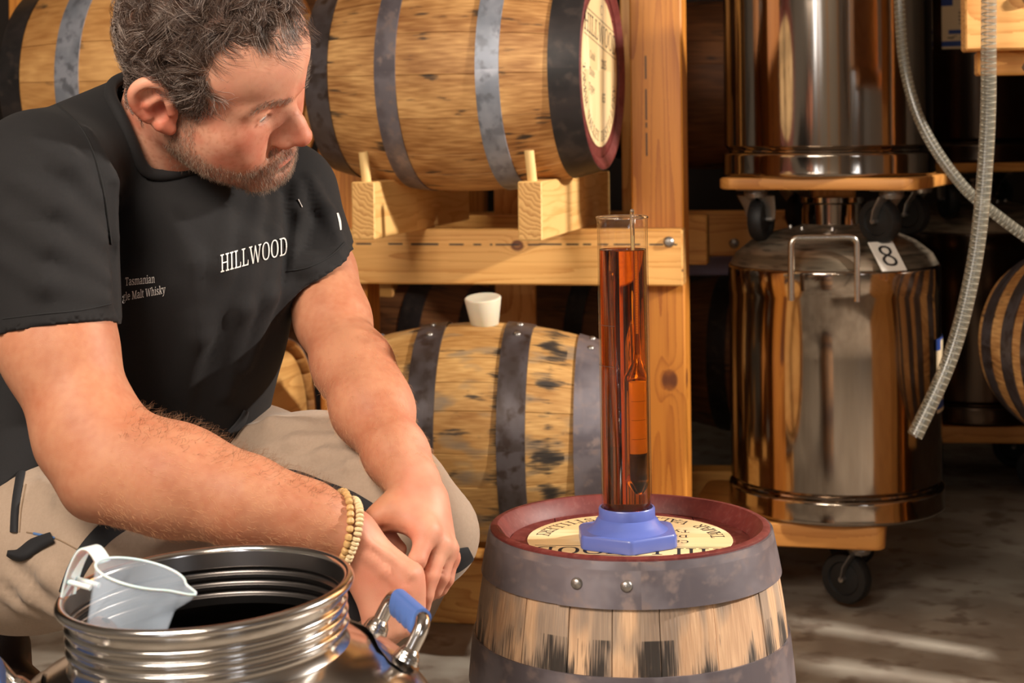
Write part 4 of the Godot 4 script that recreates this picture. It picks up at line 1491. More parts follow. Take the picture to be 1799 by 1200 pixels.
class Field:
	var prims: Array[Prim] = []
	var lo := Vector3(1e9, 1e9, 1e9)
	var hi := -Vector3(1e9, 1e9, 1e9)

	func cap(a: Vector3, b: Vector3, ra: float, rb: float, k := 0.01, sub := false) -> Prim:
		var p := Prim.new()
		p.a = a
		p.ba = b - a
		p.ib = 1.0 / maxf(p.ba.length_squared(), 1e-12)
		p.ra = ra
		p.rb = rb
		p.k = k
		p.sub = sub
		if not sub:
			var r := maxf(ra, rb) + 0.01
			lo = lo.min(a.min(b) - Vector3.ONE * r)
			hi = hi.max(a.max(b) + Vector3.ONE * r)
		prims.append(p)
		return p

	func ell(c: Vector3, rad: Vector3, bs: Basis, k := 0.01, sub := false) -> Prim:
		var p := Prim.new()
		p.kind = 1
		p.a = c
		p.rad = rad
		p.inv = bs.transposed()
		p.k = k
		p.sub = sub
		if not sub:
			var r := maxf(rad.x, maxf(rad.y, rad.z)) + 0.01
			lo = lo.min(c - Vector3.ONE * r)
			hi = hi.max(c + Vector3.ONE * r)
		prims.append(p)
		return p

	func chain(pts: Array, rads: Array, k := 0.01, sub := false) -> void:
		for i in pts.size() - 1:
			cap(pts[i], pts[i + 1], rads[i], rads[i + 1], k, sub)

	static func fold(list: Array[Prim], p: Vector3) -> float:
		var d := 1e3
		for q in list:
			var e := q.dist(p)
			var k := q.k
			if q.sub:
				e = -e
				if k > 0.0:
					var h := maxf(k - absf(d - e), 0.0) / k
					d = maxf(d, e) + h * h * k * 0.25
				else:
					d = maxf(d, e)
			elif k > 0.0:
				var h := maxf(k - absf(d - e), 0.0) / k
				d = minf(d, e) - h * h * k * 0.25
			else:
				d = minf(d, e)
		return d

	func at(p: Vector3) -> float:
		return fold(prims, p)

	func normal(p: Vector3, e := 0.002) -> Vector3:
		return Vector3(at(p + Vector3(e, 0, 0)) - at(p - Vector3(e, 0, 0)), at(p + Vector3(0, e, 0)) - at(p - Vector3(0, e, 0)), at(p + Vector3(0, 0, e)) - at(p - Vector3(0, 0, e))).normalized()

	func net(out: MB, cell: float, color: Callable) -> void:
		const B := 6
		var size := (hi - lo) / cell
		var bx := int(ceil(size.x / B)) + 1
		var by := int(ceil(size.y / B)) + 1
		var bz := int(ceil(size.z / B)) + 1
		var nx := bx * B + 1
		var ny := by * B + 1
		var nzz := bz * B + 1
		var val := PackedFloat32Array()
		val.resize(nx * ny * nzz)
		val.fill(1.0)
		var hd := cell * B * 0.87
		var live := []
		for z in bz:
			for y in by:
				for x in bx:
					var c := lo + Vector3(x + 0.5, y + 0.5, z + 0.5) * B * cell
					var best := 1e9
					var ds := PackedFloat32Array()
					for q in prims:
						var e := q.dist(c)
						ds.append(e)
						if not q.sub and e < best:
							best = e
					if best > hd * 1.7 + 0.012:
						continue
					var act: Array[Prim] = []
					for i in prims.size():
						var q := prims[i]
						if ds[i] < (maxf(best, 0.0) if not q.sub else 0.0) + hd * 2.2 + q.k:
							act.append(q)
					var any_neg := false
					var any_pos := false
					for k in B + 1:
						for j in B + 1:
							var row := ((z * B + k) * ny + y * B + j) * nx + x * B
							for i in B + 1:
								var p := lo + Vector3(x * B + i, y * B + j, z * B + k) * cell
								var e := fold(act, p)
								val[row + i] = e
								if e < 0.0: any_neg = true
								else: any_pos = true
					if any_neg and any_pos:
						live.append(Vector3i(x, y, z))
		var index := {}
		for l in live:
			for k in B:
				for j in B:
					for i in B:
						var x: int = l.x * B + i
						var y: int = l.y * B + j
						var z: int = l.z * B + k
						var o := (z * ny + y) * nx + x
						var v0 := val[o]
						var v1 := val[o + 1]
						var v2 := val[o + nx]
						var v3 := val[o + nx + 1]
						var w := nx * ny
						var v4 := val[o + w]
						var v5 := val[o + w + 1]
						var v6 := val[o + w + nx]
						var v7 := val[o + w + nx + 1]
						var s := int(v0 < 0) + int(v1 < 0) + int(v2 < 0) + int(v3 < 0) + int(v4 < 0) + int(v5 < 0) + int(v6 < 0) + int(v7 < 0)
						if s == 0 or s == 8:
							continue
						var sum := Vector3.ZERO
						var n := 0
						if (v0 < 0) != (v1 < 0): sum += Vector3(v0 / (v0 - v1), 0, 0); n += 1
						if (v2 < 0) != (v3 < 0): sum += Vector3(v2 / (v2 - v3), 1, 0); n += 1
						if (v4 < 0) != (v5 < 0): sum += Vector3(v4 / (v4 - v5), 0, 1); n += 1
						if (v6 < 0) != (v7 < 0): sum += Vector3(v6 / (v6 - v7), 1, 1); n += 1
						if (v0 < 0) != (v2 < 0): sum += Vector3(0, v0 / (v0 - v2), 0); n += 1
						if (v1 < 0) != (v3 < 0): sum += Vector3(1, v1 / (v1 - v3), 0); n += 1
						if (v4 < 0) != (v6 < 0): sum += Vector3(0, v4 / (v4 - v6), 1); n += 1
						if (v5 < 0) != (v7 < 0): sum += Vector3(1, v5 / (v5 - v7), 1); n += 1
						if (v0 < 0) != (v4 < 0): sum += Vector3(0, 0, v0 / (v0 - v4)); n += 1
						if (v1 < 0) != (v5 < 0): sum += Vector3(1, 0, v1 / (v1 - v5)); n += 1
						if (v2 < 0) != (v6 < 0): sum += Vector3(0, 1, v2 / (v2 - v6)); n += 1
						if (v3 < 0) != (v7 < 0): sum += Vector3(1, 1, v3 / (v3 - v7)); n += 1
						var g := Vector3(v1 + v3 + v5 + v7 - v0 - v2 - v4 - v6, v2 + v3 + v6 + v7 - v0 - v1 - v4 - v5, v4 + v5 + v6 + v7 - v0 - v1 - v2 - v3).normalized()
						var p := lo + (Vector3(x, y, z) + sum / n) * cell
						index[o] = out.vert(p, g, Vector2(p.x, p.y), color.call(p, g))
		var steps := [1, nx, nx * ny]
		for o in index:
			for ax in 3:
				var st: int = steps[ax]
				if (val[o] < 0) == (val[o + st] < 0):
					continue
				var u: int = steps[(ax + 1) % 3]
				var w: int = steps[(ax + 2) % 3]
				if index.has(o - u) and index.has(o - w) and index.has(o - u - w):
					out.quad(index[o], index[o - u], index[o - u - w], index[o - w])

	# first point of the surface along the sight line through a pixel
	func hit(from: Vector3, dir: Vector3, off := 0.001) -> Vector3:
		var t := 0.0
		for k in 90:
			var e := at(from + dir * t)
			if e < off + 0.00015:
				break
			t += maxf((e - off) * 0.8, 0.0002)
			if t > 1.6:
				break
		return from + dir * t


func lin(r: int, g: int, b: int) -> Color:
	return Color8(r, g, b).srgb_to_linear()


func ray(field: Field, px: float, py: float, off := 0.001, start := 1.35) -> Vector3:
	var p := P(px, py, start)
	return field.hit(p, (p - Vector3(0, EYE, 0)).normalized(), off)


# a strip of cloth laid on a surface: pixel points, half widths in pixels
func strip(field: Field, pts: Array, half: Array, off := 0.0012, across := 4) -> ArrayMesh:
	var path := []
	var hw := []
	for i in pts.size() - 1:
		for k in 8:
			var w := k / 8.0
			var p0: Vector2 = pts[maxi(i - 1, 0)]
			var p3: Vector2 = pts[mini(i + 2, pts.size() - 1)]
			path.append((pts[i] as Vector2).cubic_interpolate(pts[i + 1], p0, p3, w))
			hw.append(lerpf(half[i], half[i + 1], w))
	path.append(pts[-1])
	hw.append(half[-1])
	var rings := []
	for i in path.size():
		var tg: Vector2 = (path[mini(i + 1, path.size() - 1)] - path[maxi(i - 1, 0)]).normalized()
		var nn := Vector2(-tg.y, tg.x)
		var ring := PackedVector3Array()
		for k in across + 1:
			var q: Vector2 = path[i] + nn * lerpf(-hw[i], hw[i], float(k) / across)
			ring.append(ray(field, q.x, q.y, off * (0.3 if k == 0 or k == across else 1.0)))
		rings.append(ring)
	var b := MB.new()
	b.loft(rings, false)
	return b.mesh()


func shirt_text(field: Field, b: MB, text: String, cap: float, at: Vector2, ux: Vector2, uy: Vector2, weight := 400) -> void:
	var q := letters(text, cap, true, weight)
	for i in range(0, q.size(), 3):
		var three := []
		for k in 3:
			var w := at + ux * q[i + k].x + uy * q[i + k].y
			three.append(ray(field, w.x, w.y, 0.0011))
		b.flat(three, field.normal(three[0]))


# hair: one tapered bent thread
func thread(b: MB, root: Vector3, dir: Vector3, bend: Vector3, length: float, curl: float, turns: float, phase: float, r: float, col: Color, segs := 6) -> void:
	var e1 := dir.cross(Vector3(0.3, 0.5, 0.8)).normalized()
	var e2 := dir.cross(e1)
	var at := b.v.size()
	var prev := root
	for i in segs + 1:
		var t := float(i) / segs
		var a := phase + turns * TAU * t
		var p := root + dir * length * t + bend * length * t * t + (e1 * (cos(a) - cos(phase)) + e2 * (sin(a) - sin(phase))) * curl * minf(1.0, t * 2.0)
		var rr := r * (1.0 - 0.7 * t)
		var tg := (p - prev).normalized() if i > 0 else dir
		prev = p
		var s := tg.cross(Vector3(0.1, 0.9, 0.4)).normalized()
		var u := tg.cross(s)
		for k in 3:
			var w := TAU * k / 3
			var nn := s * cos(w) + u * sin(w)
			b.v.append(p + nn * rr)
			b.n.append(nn)
			b.uv.append(Vector2.ZERO)
			b.c.append(col)
	for i in segs:
		for k in 3:
			var q := at + i * 3 + k
			var q2 := at + i * 3 + (k + 1) % 3
			b.ix.append_array(PackedInt32Array([q, q2 + 3, q2, q, q + 3, q2 + 3]))


# ---------------------------------------------------------------- the man

const HX := Vector3(0.417, 0.530, -0.738)   # towards his left ear
const HY := Vector3(0.161, 0.757, 0.634)    # up through the crown
const HZ := Vector3(0.894, -0.383, 0.231)   # where he looks
const HO := Vector3(-0.312, 1.0088, -1.755)

var HB: Basis

func hl(x: float, y: float, z: float) -> Vector3:
	return HO + HX * x + HY * (y if y > 0.0 else y * 0.87) + HZ * z


func px(n: float, d: float) -> float:
	return n * d / F


func head_field() -> Field:
	var f := Field.new()
	HB = Basis(HX, HY, HZ).orthonormalized()
	# neck first, then the skull
	f.cap(hl(0, -0.02, -0.026), P(258, 322, 1.885), 0.055, 0.052, 0.02)
	f.cap(hl(-0.04, -0.03, -0.02), P(318, 320, 1.835), 0.018, 0.016, 0.03)
	f.ell(hl(0, 0.048, 0.001), Vector3(0.0765, 0.084, 0.093), HB, 0.03)
	f.ell(hl(0, 0.052, 0.05), Vector3(0.063, 0.05, 0.054), HB, 0.03)
	f.ell(hl(0, -0.03, 0.044), Vector3(0.058, 0.075, 0.047), HB, 0.03)
	for s in [-1.0, 1.0]:
		f.cap(hl(s * 0.053, -0.048, 0.008), hl(s * 0.02, -0.1, 0.075), 0.016, 0.018, 0.03)
		f.ell(hl(s * 0.044, -0.016, 0.062), Vector3(0.022, 0.02, 0.019), HB, 0.032)
		f.ell(hl(s * 0.046, -0.042, 0.044), Vector3(0.018, 0.036, 0.032), HB, 0.03)
		f.cap(hl(s * 0.01, 0.0245, 0.096), hl(s * 0.048, 0.023, 0.074), 0.0085, 0.008, 0.014)
	f.ell(hl(0, -0.1, 0.083), Vector3(0.021, 0.018, 0.017), HB, 0.02)
	f.ell(hl(0, -0.068, 0.082), Vector3(0.029, 0.024, 0.02), HB, 0.018)
	for s in [-1.0, 1.0]:
		f.ell(hl(s * 0.034, 0.009, 0.102), Vector3(0.014, 0.009, 0.013), HB, 0.014, true)
		f.ell(hl(s * 0.0325, 0.0075, 0.0765), Vector3(0.0145, 0.0135, 0.0138), HB, 0.004)
		f.ell(hl(s * 0.034, 0.0035, 0.0925), Vector3(0.0122, 0.005, 0.0078), HB, 0.001, true)
	# nose
	for s in [-1.0, 1.0]:
		f.cap(hl(s * 0.007, 0.008, 0.083), hl(s * 0.01, -0.034, 0.099), 0.0085, 0.009, 0.012)
	f.cap(hl(0, 0.012, 0.0885), hl(0, -0.018, 0.107), 0.0075, 0.0088, 0.01)
	f.cap(hl(0, -0.018, 0.107), hl(0, -0.033, 0.1145), 0.0088, 0.0118, 0.008)
	for s in [-1.0, 1.0]:
		f.ell(hl(s * 0.0135, -0.038, 0.1015), Vector3(0.0082, 0.0085, 0.0115), HB, 0.006)
		f.cap(hl(s * 0.0225, -0.05, 0.093), hl(s * 0.036, -0.078, 0.08), 0.003, 0.002, 0.01, true)
		f.ell(hl(s * 0.0075, -0.0465, 0.107), Vector3(0.0042, 0.0035, 0.0062), HB, 0.003, true)
		f.ell(hl(s * 0.037, -0.05, 0.072), Vector3(0.016, 0.018, 0.016), HB, 0.018)
	# mouth
	f.cap(hl(0, -0.0625, 0.102), hl(-0.018, -0.067, 0.094), 0.0045, 0.003, 0.007)
	f.cap(hl(0, -0.0625, 0.102), hl(0.018, -0.067, 0.094), 0.0045, 0.003, 0.007)
	f.ell(hl(0, -0.076, 0.097), Vector3(0.017, 0.0058, 0.006), HB, 0.007)
	f.cap(hl(0, -0.0685, 0.107), hl(-0.025, -0.0725, 0.0895), 0.0018, 0.0016, 0.003, true)
	f.cap(hl(0, -0.0685, 0.107), hl(0.025, -0.0725, 0.0895), 0.0018, 0.0016, 0.003, true)
	f.ell(hl(0, -0.0865, 0.099), Vector3(0.014, 0.0045, 0.005), HB, 0.008, true)
	# a trunk under the shirt carries the neck
	f.cap(P(258, 330, 1.89), P(250, 640, 1.98), 0.05, 0.06, 0.05)
	return f


# ears: a thin shell with rim, hollow, lobe and tragus
func ear_field() -> Field:
	var f := Field.new()
	for s in [-1.0, 1.0]:
		var eb := HB * Basis(Vector3.UP, -s * 0.4) * Basis(Vector3.RIGHT, -0.3)
		var ec := hl(s * 0.081, 0.009, -0.006)
		var ep := func(y: float, z: float, x := 0.0) -> Vector3:
			return ec + eb * Vector3(s * x, y, z)
		f.ell(ec, Vector3(0.0055, 0.031, 0.0195), eb, 0.006)
		var helix := smooth_path([ep.call(0.006, 0.017), ep.call(0.021, 0.015), ep.call(0.031, 0.004, 0.002), ep.call(0.03, -0.009, 0.004), ep.call(0.02, -0.0185, 0.005), ep.call(0.003, -0.0195, 0.005), ep.call(-0.014, -0.013, 0.004)], 3)
		var hr := []
		for i in helix.size():
			hr.append(lerpf(0.0034, 0.0046, sin(PI * i / (helix.size() - 1.0))))
		f.chain(helix, hr, 0.005)
		f.cap(ep.call(-0.022, -0.002, 0.003), ep.call(-0.03, 0.004, 0.001), 0.0078, 0.0066, 0.006)
		f.ell(ep.call(-0.002, 0.004, 0.008), Vector3(0.0085, 0.0125, 0.0095), eb, 0.003, true)
		f.ell(ep.call(0.018, -0.002, 0.0085), Vector3(0.005, 0.009, 0.011), eb, 0.004, true)
		f.chain([ep.call(0.012, 0.004, 0.004), ep.call(0.006, -0.008, 0.005), ep.call(-0.008, -0.009, 0.005)], [0.0022, 0.0026, 0.0024], 0.006)
		f.cap(ep.call(-0.008, 0.0125, 0.003), ep.call(0.003, 0.013, 0.003), 0.0042, 0.004, 0.004)
	return f


func beard_mask(q: Vector3) -> float:
	# along the jaw, chin, lip; q in head space
	var m := 0.0
	var line := lerpf(-0.03, -0.06, smoothstep(0.0, 0.075, q.z))
	m = smoothstep(line + 0.01, line - 0.014, q.y) * smoothstep(-0.012, 0.012, q.z)
	var lip := smoothstep(0.034, 0.024, absf(q.x)) * smoothstep(-0.047, -0.055, q.y) * smoothstep(0.07, 0.085, q.z)
	m = maxf(m, lip)
	if absf(q.x) > 0.045:
		m = maxf(m, smoothstep(0.02, -0.005, q.y) * smoothstep(-0.002, 0.008, q.z) * smoothstep(0.038, 0.024, q.z))
	var mouth := smoothstep(0.006, 0.003, absf(q.y + 0.0735)) * smoothstep(0.022, 0.016, absf(q.x)) * smoothstep(0.085, 0.092, q.z)
	m *= 1.0 - mouth
	m *= smoothstep(-0.128, -0.108, q.y)
	return m


func scalp_mask(q: Vector3) -> float:
	# receding hairline at the temples; sideburns before the ear
	var ax := absf(q.x)
	var front := 0.083 - smoothstep(0.03, 0.06, ax) * 0.04
	var top := smoothstep(0.072, 0.086, q.y + (0.0 if q.z < front else -0.03)) * smoothstep(front + 0.012, front - 0.004, q.z)
	var side := smoothstep(0.018, 0.027, q.y) * smoothstep(0.05, 0.038, q.z)
	var behind := smoothstep(-0.055, -0.035, q.y) * smoothstep(-0.028, -0.042, q.z)
	var burn := smoothstep(0.008, 0.015, q.y) * smoothstep(0.012, 0.018, q.z) * smoothstep(0.04, 0.034, q.z) * smoothstep(0.05, 0.056, ax)
	var m := maxf(maxf(top, side), maxf(behind, burn))
	if q.y > 0.03 and q.z < front - 0.004:
		m = maxf(m, 1.0)
	return m


func person() -> void:
	var root := Vector3(-0.36, 0.0, -1.85)
	var t := thing("person", "man with curly greying hair in a black t-shirt, crouching and gazing down at the cylinder", "person", Transform3D(Basis(), root))
	var inv := Transform3D(Basis(), -root)
	var skin := std("skin", Color.WHITE, 0.56)
	skin.metallic_specular = 0.38
	skin.vertex_color_use_as_albedo = true
	skin.subsurf_scatter_enabled = true
	skin.subsurf_scatter_strength = 0.12
	skin.heightmap_enabled = true
	skin.heightmap_texture = grey_tex(256, 256, nz(256, 256, 1, 1, 0.22, 401, 3))
	skin.heightmap_scale = 0.012
	skin.uv1_triplanar = true
	skin.uv1_scale = Vector3.ONE * 13.0
	var mottle := FastNoiseLite.new()
	mottle.seed = 12
	mottle.frequency = 28.0
	mottle.fractal_octaves = 3
	var c_base := lin(204, 149, 123)
	var c_red := lin(182, 98, 76)
	var c_pale := lin(206, 152, 126)
	var c_beard := lin(142, 108, 88)
	var c_scalp := lin(74, 54, 44)
	var c_lip := lin(176, 104, 90)
	var c_arm := lin(182, 126, 96)
	var c_arm2 := lin(168, 105, 77)

	# ---- skin
	var hf := head_field()
	var ib := HB.transposed()
	var skin_mb := MB.new()
	skin_mb.colored = true
	var roots := []
	var head_color := func(p: Vector3, g: Vector3) -> Color:
		var q := ib * (p - HO)
		if q.y < 0.0: q.y /= 0.87
		var c := c_base.lerp(c_red, clampf(0.3 + 0.7 * mottle.get_noise_3dv(p), 0.0, 0.7)).lerp(c_arm2, clampf(mottle.get_noise_3dv(p * 5.0) * 1.2 - 0.1, 0.0, 0.5))
		c = c.lerp(c_pale, smoothstep(0.02, 0.06, q.y) * 0.6)
		c = c.lerp(c_red, 0.75 * exp(-(Vector3(absf(q.x), q.y, q.z) - Vector3(0.042, -0.025, 0.075)).length_squared() / 0.0006))
		c = c.lerp(c_red, 0.5 * exp(-(q - Vector3(0, -0.036, 0.12)).length_squared() / 0.0004))
		if absf(q.x) > 0.074 and q.z < 0.01:
			c = c.lerp(c_red, 0.6)
		if absf(q.y + 0.0735) < 0.006 and absf(q.x) < 0.022 and q.z > 0.09:
			c = c.lerp(c_lip, 0.7)
		c = c.lerp(c_beard, 0.45 * beard_mask(q))
		var ear := absf(q.x) > 0.0735 and q.z < 0.012 and q.z > -0.05 and q.y < 0.05 and q.y > -0.04
		if not ear:
			c = c.lerp(c_scalp, 0.85 * scalp_mask(q))
		if q.y > -0.14:
			roots.append([p, g, q, ear])
		return c
	hf.net(skin_mb, 0.0024, head_color)
	ear_field().net(skin_mb, 0.0013, func(p: Vector3, g: Vector3) -> Color:
		var m := mottle.get_noise_3dv(p)
		var deep := ib * (p - HO) - Vector3(-0.081, 0.006, -0.004)
		return c_base.lerp(c_red, clampf(0.5 + m, 0.2, 0.8)).lerp(lin(150, 56, 44), 0.8 * exp(-Vector3(0, deep.y, deep.z).length_squared() / 0.00009)))

	var arm_color := func(p: Vector3, g: Vector3) -> Color:
		var m := mottle.get_noise_3dv(p * 0.6)
		return c_arm.lerp(c_arm2, clampf(0.4 + m * 0.8 + mottle.get_noise_3dv(p * 4.0) * 0.5, 0.0, 1.0))
	var hand_tint := func(p: Vector3, g: Vector3) -> Color:
		var m := mottle.get_noise_3dv(p * 0.8)
		return c_base.lerp(c_red, clampf(0.3 + m * 0.5, 0.0, 0.6))
	# right arm and hand
	var ra := Field.new()
	ra.chain([P(76, 350, 1.68), P(99, 600, 1.635), P(160, 770, 1.6), P(182, 835, 1.58)], [px(85, 1.68), px(93, 1.64), px(86, 1.6), px(66, 1.58)], 0.03)
	ra.cap(P(158, 868, 1.585), P(200, 850, 1.58), px(29, 1.58), px(52, 1.58), 0.03)
	ra.chain([P(205, 830, 1.575), P(300, 848, 1.565), P(430, 880, 1.555), P(540, 908, 1.555), P(612, 936, 1.555)], [px(72, 1.57), px(84, 1.56), px(69, 1.555), px(51, 1.555), px(44, 1.555)], 0.03)
	ra.cap(P(240, 800, 1.58), P(330, 830, 1.57), px(52, 1.58), px(50, 1.57), 0.04)
	var hand_r := func(f: Field, d: float) -> void:
		var w := P(622, 945, d + 0.012)
		var mcp := [P(722, 1008, d - 0.004), P(716, 1038, d - 0.006), P(694, 1060, d - 0.004), P(662, 1070, d)]
		var pip := [P(727, 1072, d - 0.004), P(708, 1100, d - 0.006), P(681, 1108, d - 0.004), P(656, 1108, d)]
		var dip := [P(709, 1092, d + 0.026), P(690, 1118, d + 0.024), P(668, 1122, d + 0.024), P(648, 1120, d + 0.024)]
		for k in 4:
			f.cap(w.lerp(P(620, 958, d + 0.012), k / 3.0), mcp[k], px(26, d), px(19, d), 0.02)
			f.chain([mcp[k], pip[k], dip[k]], [px(19.5, d), px(17.5, d), px(15, d)], 0.006)
		f.cap(P(634, 985, d + 0.01), P(660, 1060, d + 0.008), px(25, d), px(22, d), 0.02)
		# tendons and veins, laid on the back of the hand
		for q in [[[642, 950], [682, 978], [722, 1008]], [[642, 976], [676, 1004], [708, 1036]]]:
			var w2 := []
			var rs := []
			for c in q:
				w2.append(ray(f, c[0], c[1], 0.0, 1.4) + Vector3(0, 0, -0.0012))
				rs.append(0.002)
			f.chain(w2, rs, 0.008)
		# thumb, behind the other hand
		f.chain([P(630, 930, d + 0.03), P(668, 940, d + 0.05), P(700, 965, d + 0.055)], [px(26, d), px(19, d), px(16, d)], 0.015)
	hand_r.call(ra, 1.553)
	ra.net(skin_mb, 0.003, func(p: Vector3, g: Vector3) -> Color:
		return arm_color.call(p, g).lerp(hand_tint.call(p, g), smoothstep(-0.17, -0.13, p.x)))
	# left arm and hand
	var la := Field.new()
	la.chain([P(518, 350, 1.99), P(560, 480, 1.905), P(584, 560, 1.86), P(614, 640, 1.8)], [px(58, 1.98), px(57, 1.9), px(58, 1.86), px(56, 1.8)], 0.03)
	la.chain([P(614, 640, 1.8), P(650, 718, 1.735), P(697, 800, 1.675), P(727, 852, 1.635)], [px(58, 1.8), px(59, 1.735), px(47, 1.675), px(40, 1.635)], 0.03)
	la.cap(P(640, 640, 1.79), P(672, 720, 1.735), px(40, 1.8), px(40, 1.73), 0.03)
	var d2 := 1.6
	la.cap(P(727, 852, 1.635), P(745, 890, 1.612), px(40, 1.63), px(33, d2), 0.02)
	var mcpl := [P(752, 935, 1.576), P(775, 957, 1.584), P(789, 965, 1.595), P(795, 981, 1.607)]
	var pipl := [P(733, 984, 1.558), P(757, 1012, 1.568), P(776, 1015, 1.583), P(786, 1018, 1.599)]
	var dipl := [P(722, 1010, 1.566), P(748, 1046, 1.563), P(765, 1037, 1.584), P(776, 1036, 1.601)]
	var tipl := [P(712, 1022, 1.578), P(744, 1068, 1.567), P(758, 1046, 1.592), P(768, 1044, 1.609)]
	var from := [P(716, 880, 1.608), P(738, 876, 1.61), P(755, 876, 1.617), P(766, 880, 1.624)]
	var wide := [[26, 19.5, 16.5, 14.5, 12.5], [25, 18.5, 15.5, 14, 12.5], [22, 16.5, 14, 12.5, 11], [17, 13.5, 12, 10.5, 9]]
	for k in 4:
		var w: Array = wide[k]
		la.cap(from[k], mcpl[k], px(w[0], 1.61), px(w[1] - 2.0, 1.59), 0.014)
	for k in 4:
		var w: Array = wide[k]
		la.cap(mcpl[k], mcpl[k].lerp(pipl[k], 0.15), px(w[1] - 0.5, 1.59), px(w[1] - 1.5, 1.59), 0.006)
		la.chain([mcpl[k], pipl[k], dipl[k], tipl[k]], [px(w[1] - 1.5, 1.59), px(w[2], 1.58), px(w[3], 1.58), px(w[4], 1.58)], 0.0025)
	la.chain([P(712, 874, 1.615), P(684, 897, 1.596), P(660, 915, 1.589), P(640, 930, 1.592)], [px(27, 1.615), px(22, 1.6), px(17, 1.59), px(14, 1.59)], 0.014)
	la.cap(P(702, 906, 1.593), P(738, 928, 1.581), px(24, 1.6), px(20, 1.585), 0.014)
	la.chain([P(672, 930, 1.579), P(688, 934, 1.575), P(706, 934, 1.574)], [px(3, 1.58), px(3.4, 1.58), px(2, 1.58)], 0.006, true)
	la.net(skin_mb, 0.003, func(p: Vector3, g: Vector3) -> Color:
		return arm_color.call(p, g).lerp(hand_tint.call(p, g), smoothstep(-0.12, -0.09, p.x)))
	put("body", skin_mb.mesh(), skin, t, inv)

	# ---- eyes
	for s in [-1.0, 1.0]:
		var eye := MB.new()
		eye.colored = true
		var c := hl(s * 0.0325, 0.0075, 0.0765)
		for i in 13:
			for j in 24:
				var th := PI * i / 12.0
				var ph := TAU * j / 24
				var n0 := Vector3(sin(th) * cos(ph), sin(th) * sin(ph), cos(th))
				var dir := HB * (Basis(Vector3.RIGHT, 0.45) * n0)
				eye.vert(c + dir * 0.0127, dir, Vector2.ZERO, lin(30, 22, 18) if th < 0.22 else (lin(70, 84, 96) if th < 0.5 else lin(225, 210, 200)))
		for i in 12:
			for j in 24:
				eye.quad(i * 24 + j, i * 24 + (j + 1) % 24, (i + 1) * 24 + (j + 1) % 24, (i + 1) * 24 + j)
		var em := std("eye_wet", Color.WHITE, 0.1)
		em.vertex_color_use_as_albedo = true
		put("eye", eye.mesh(), em, t, inv)

	hair(t, inv, roots)
	arm_hair(t, inv, ra, la)
	clothes(t, inv)
	bracelet(t, inv, ra)


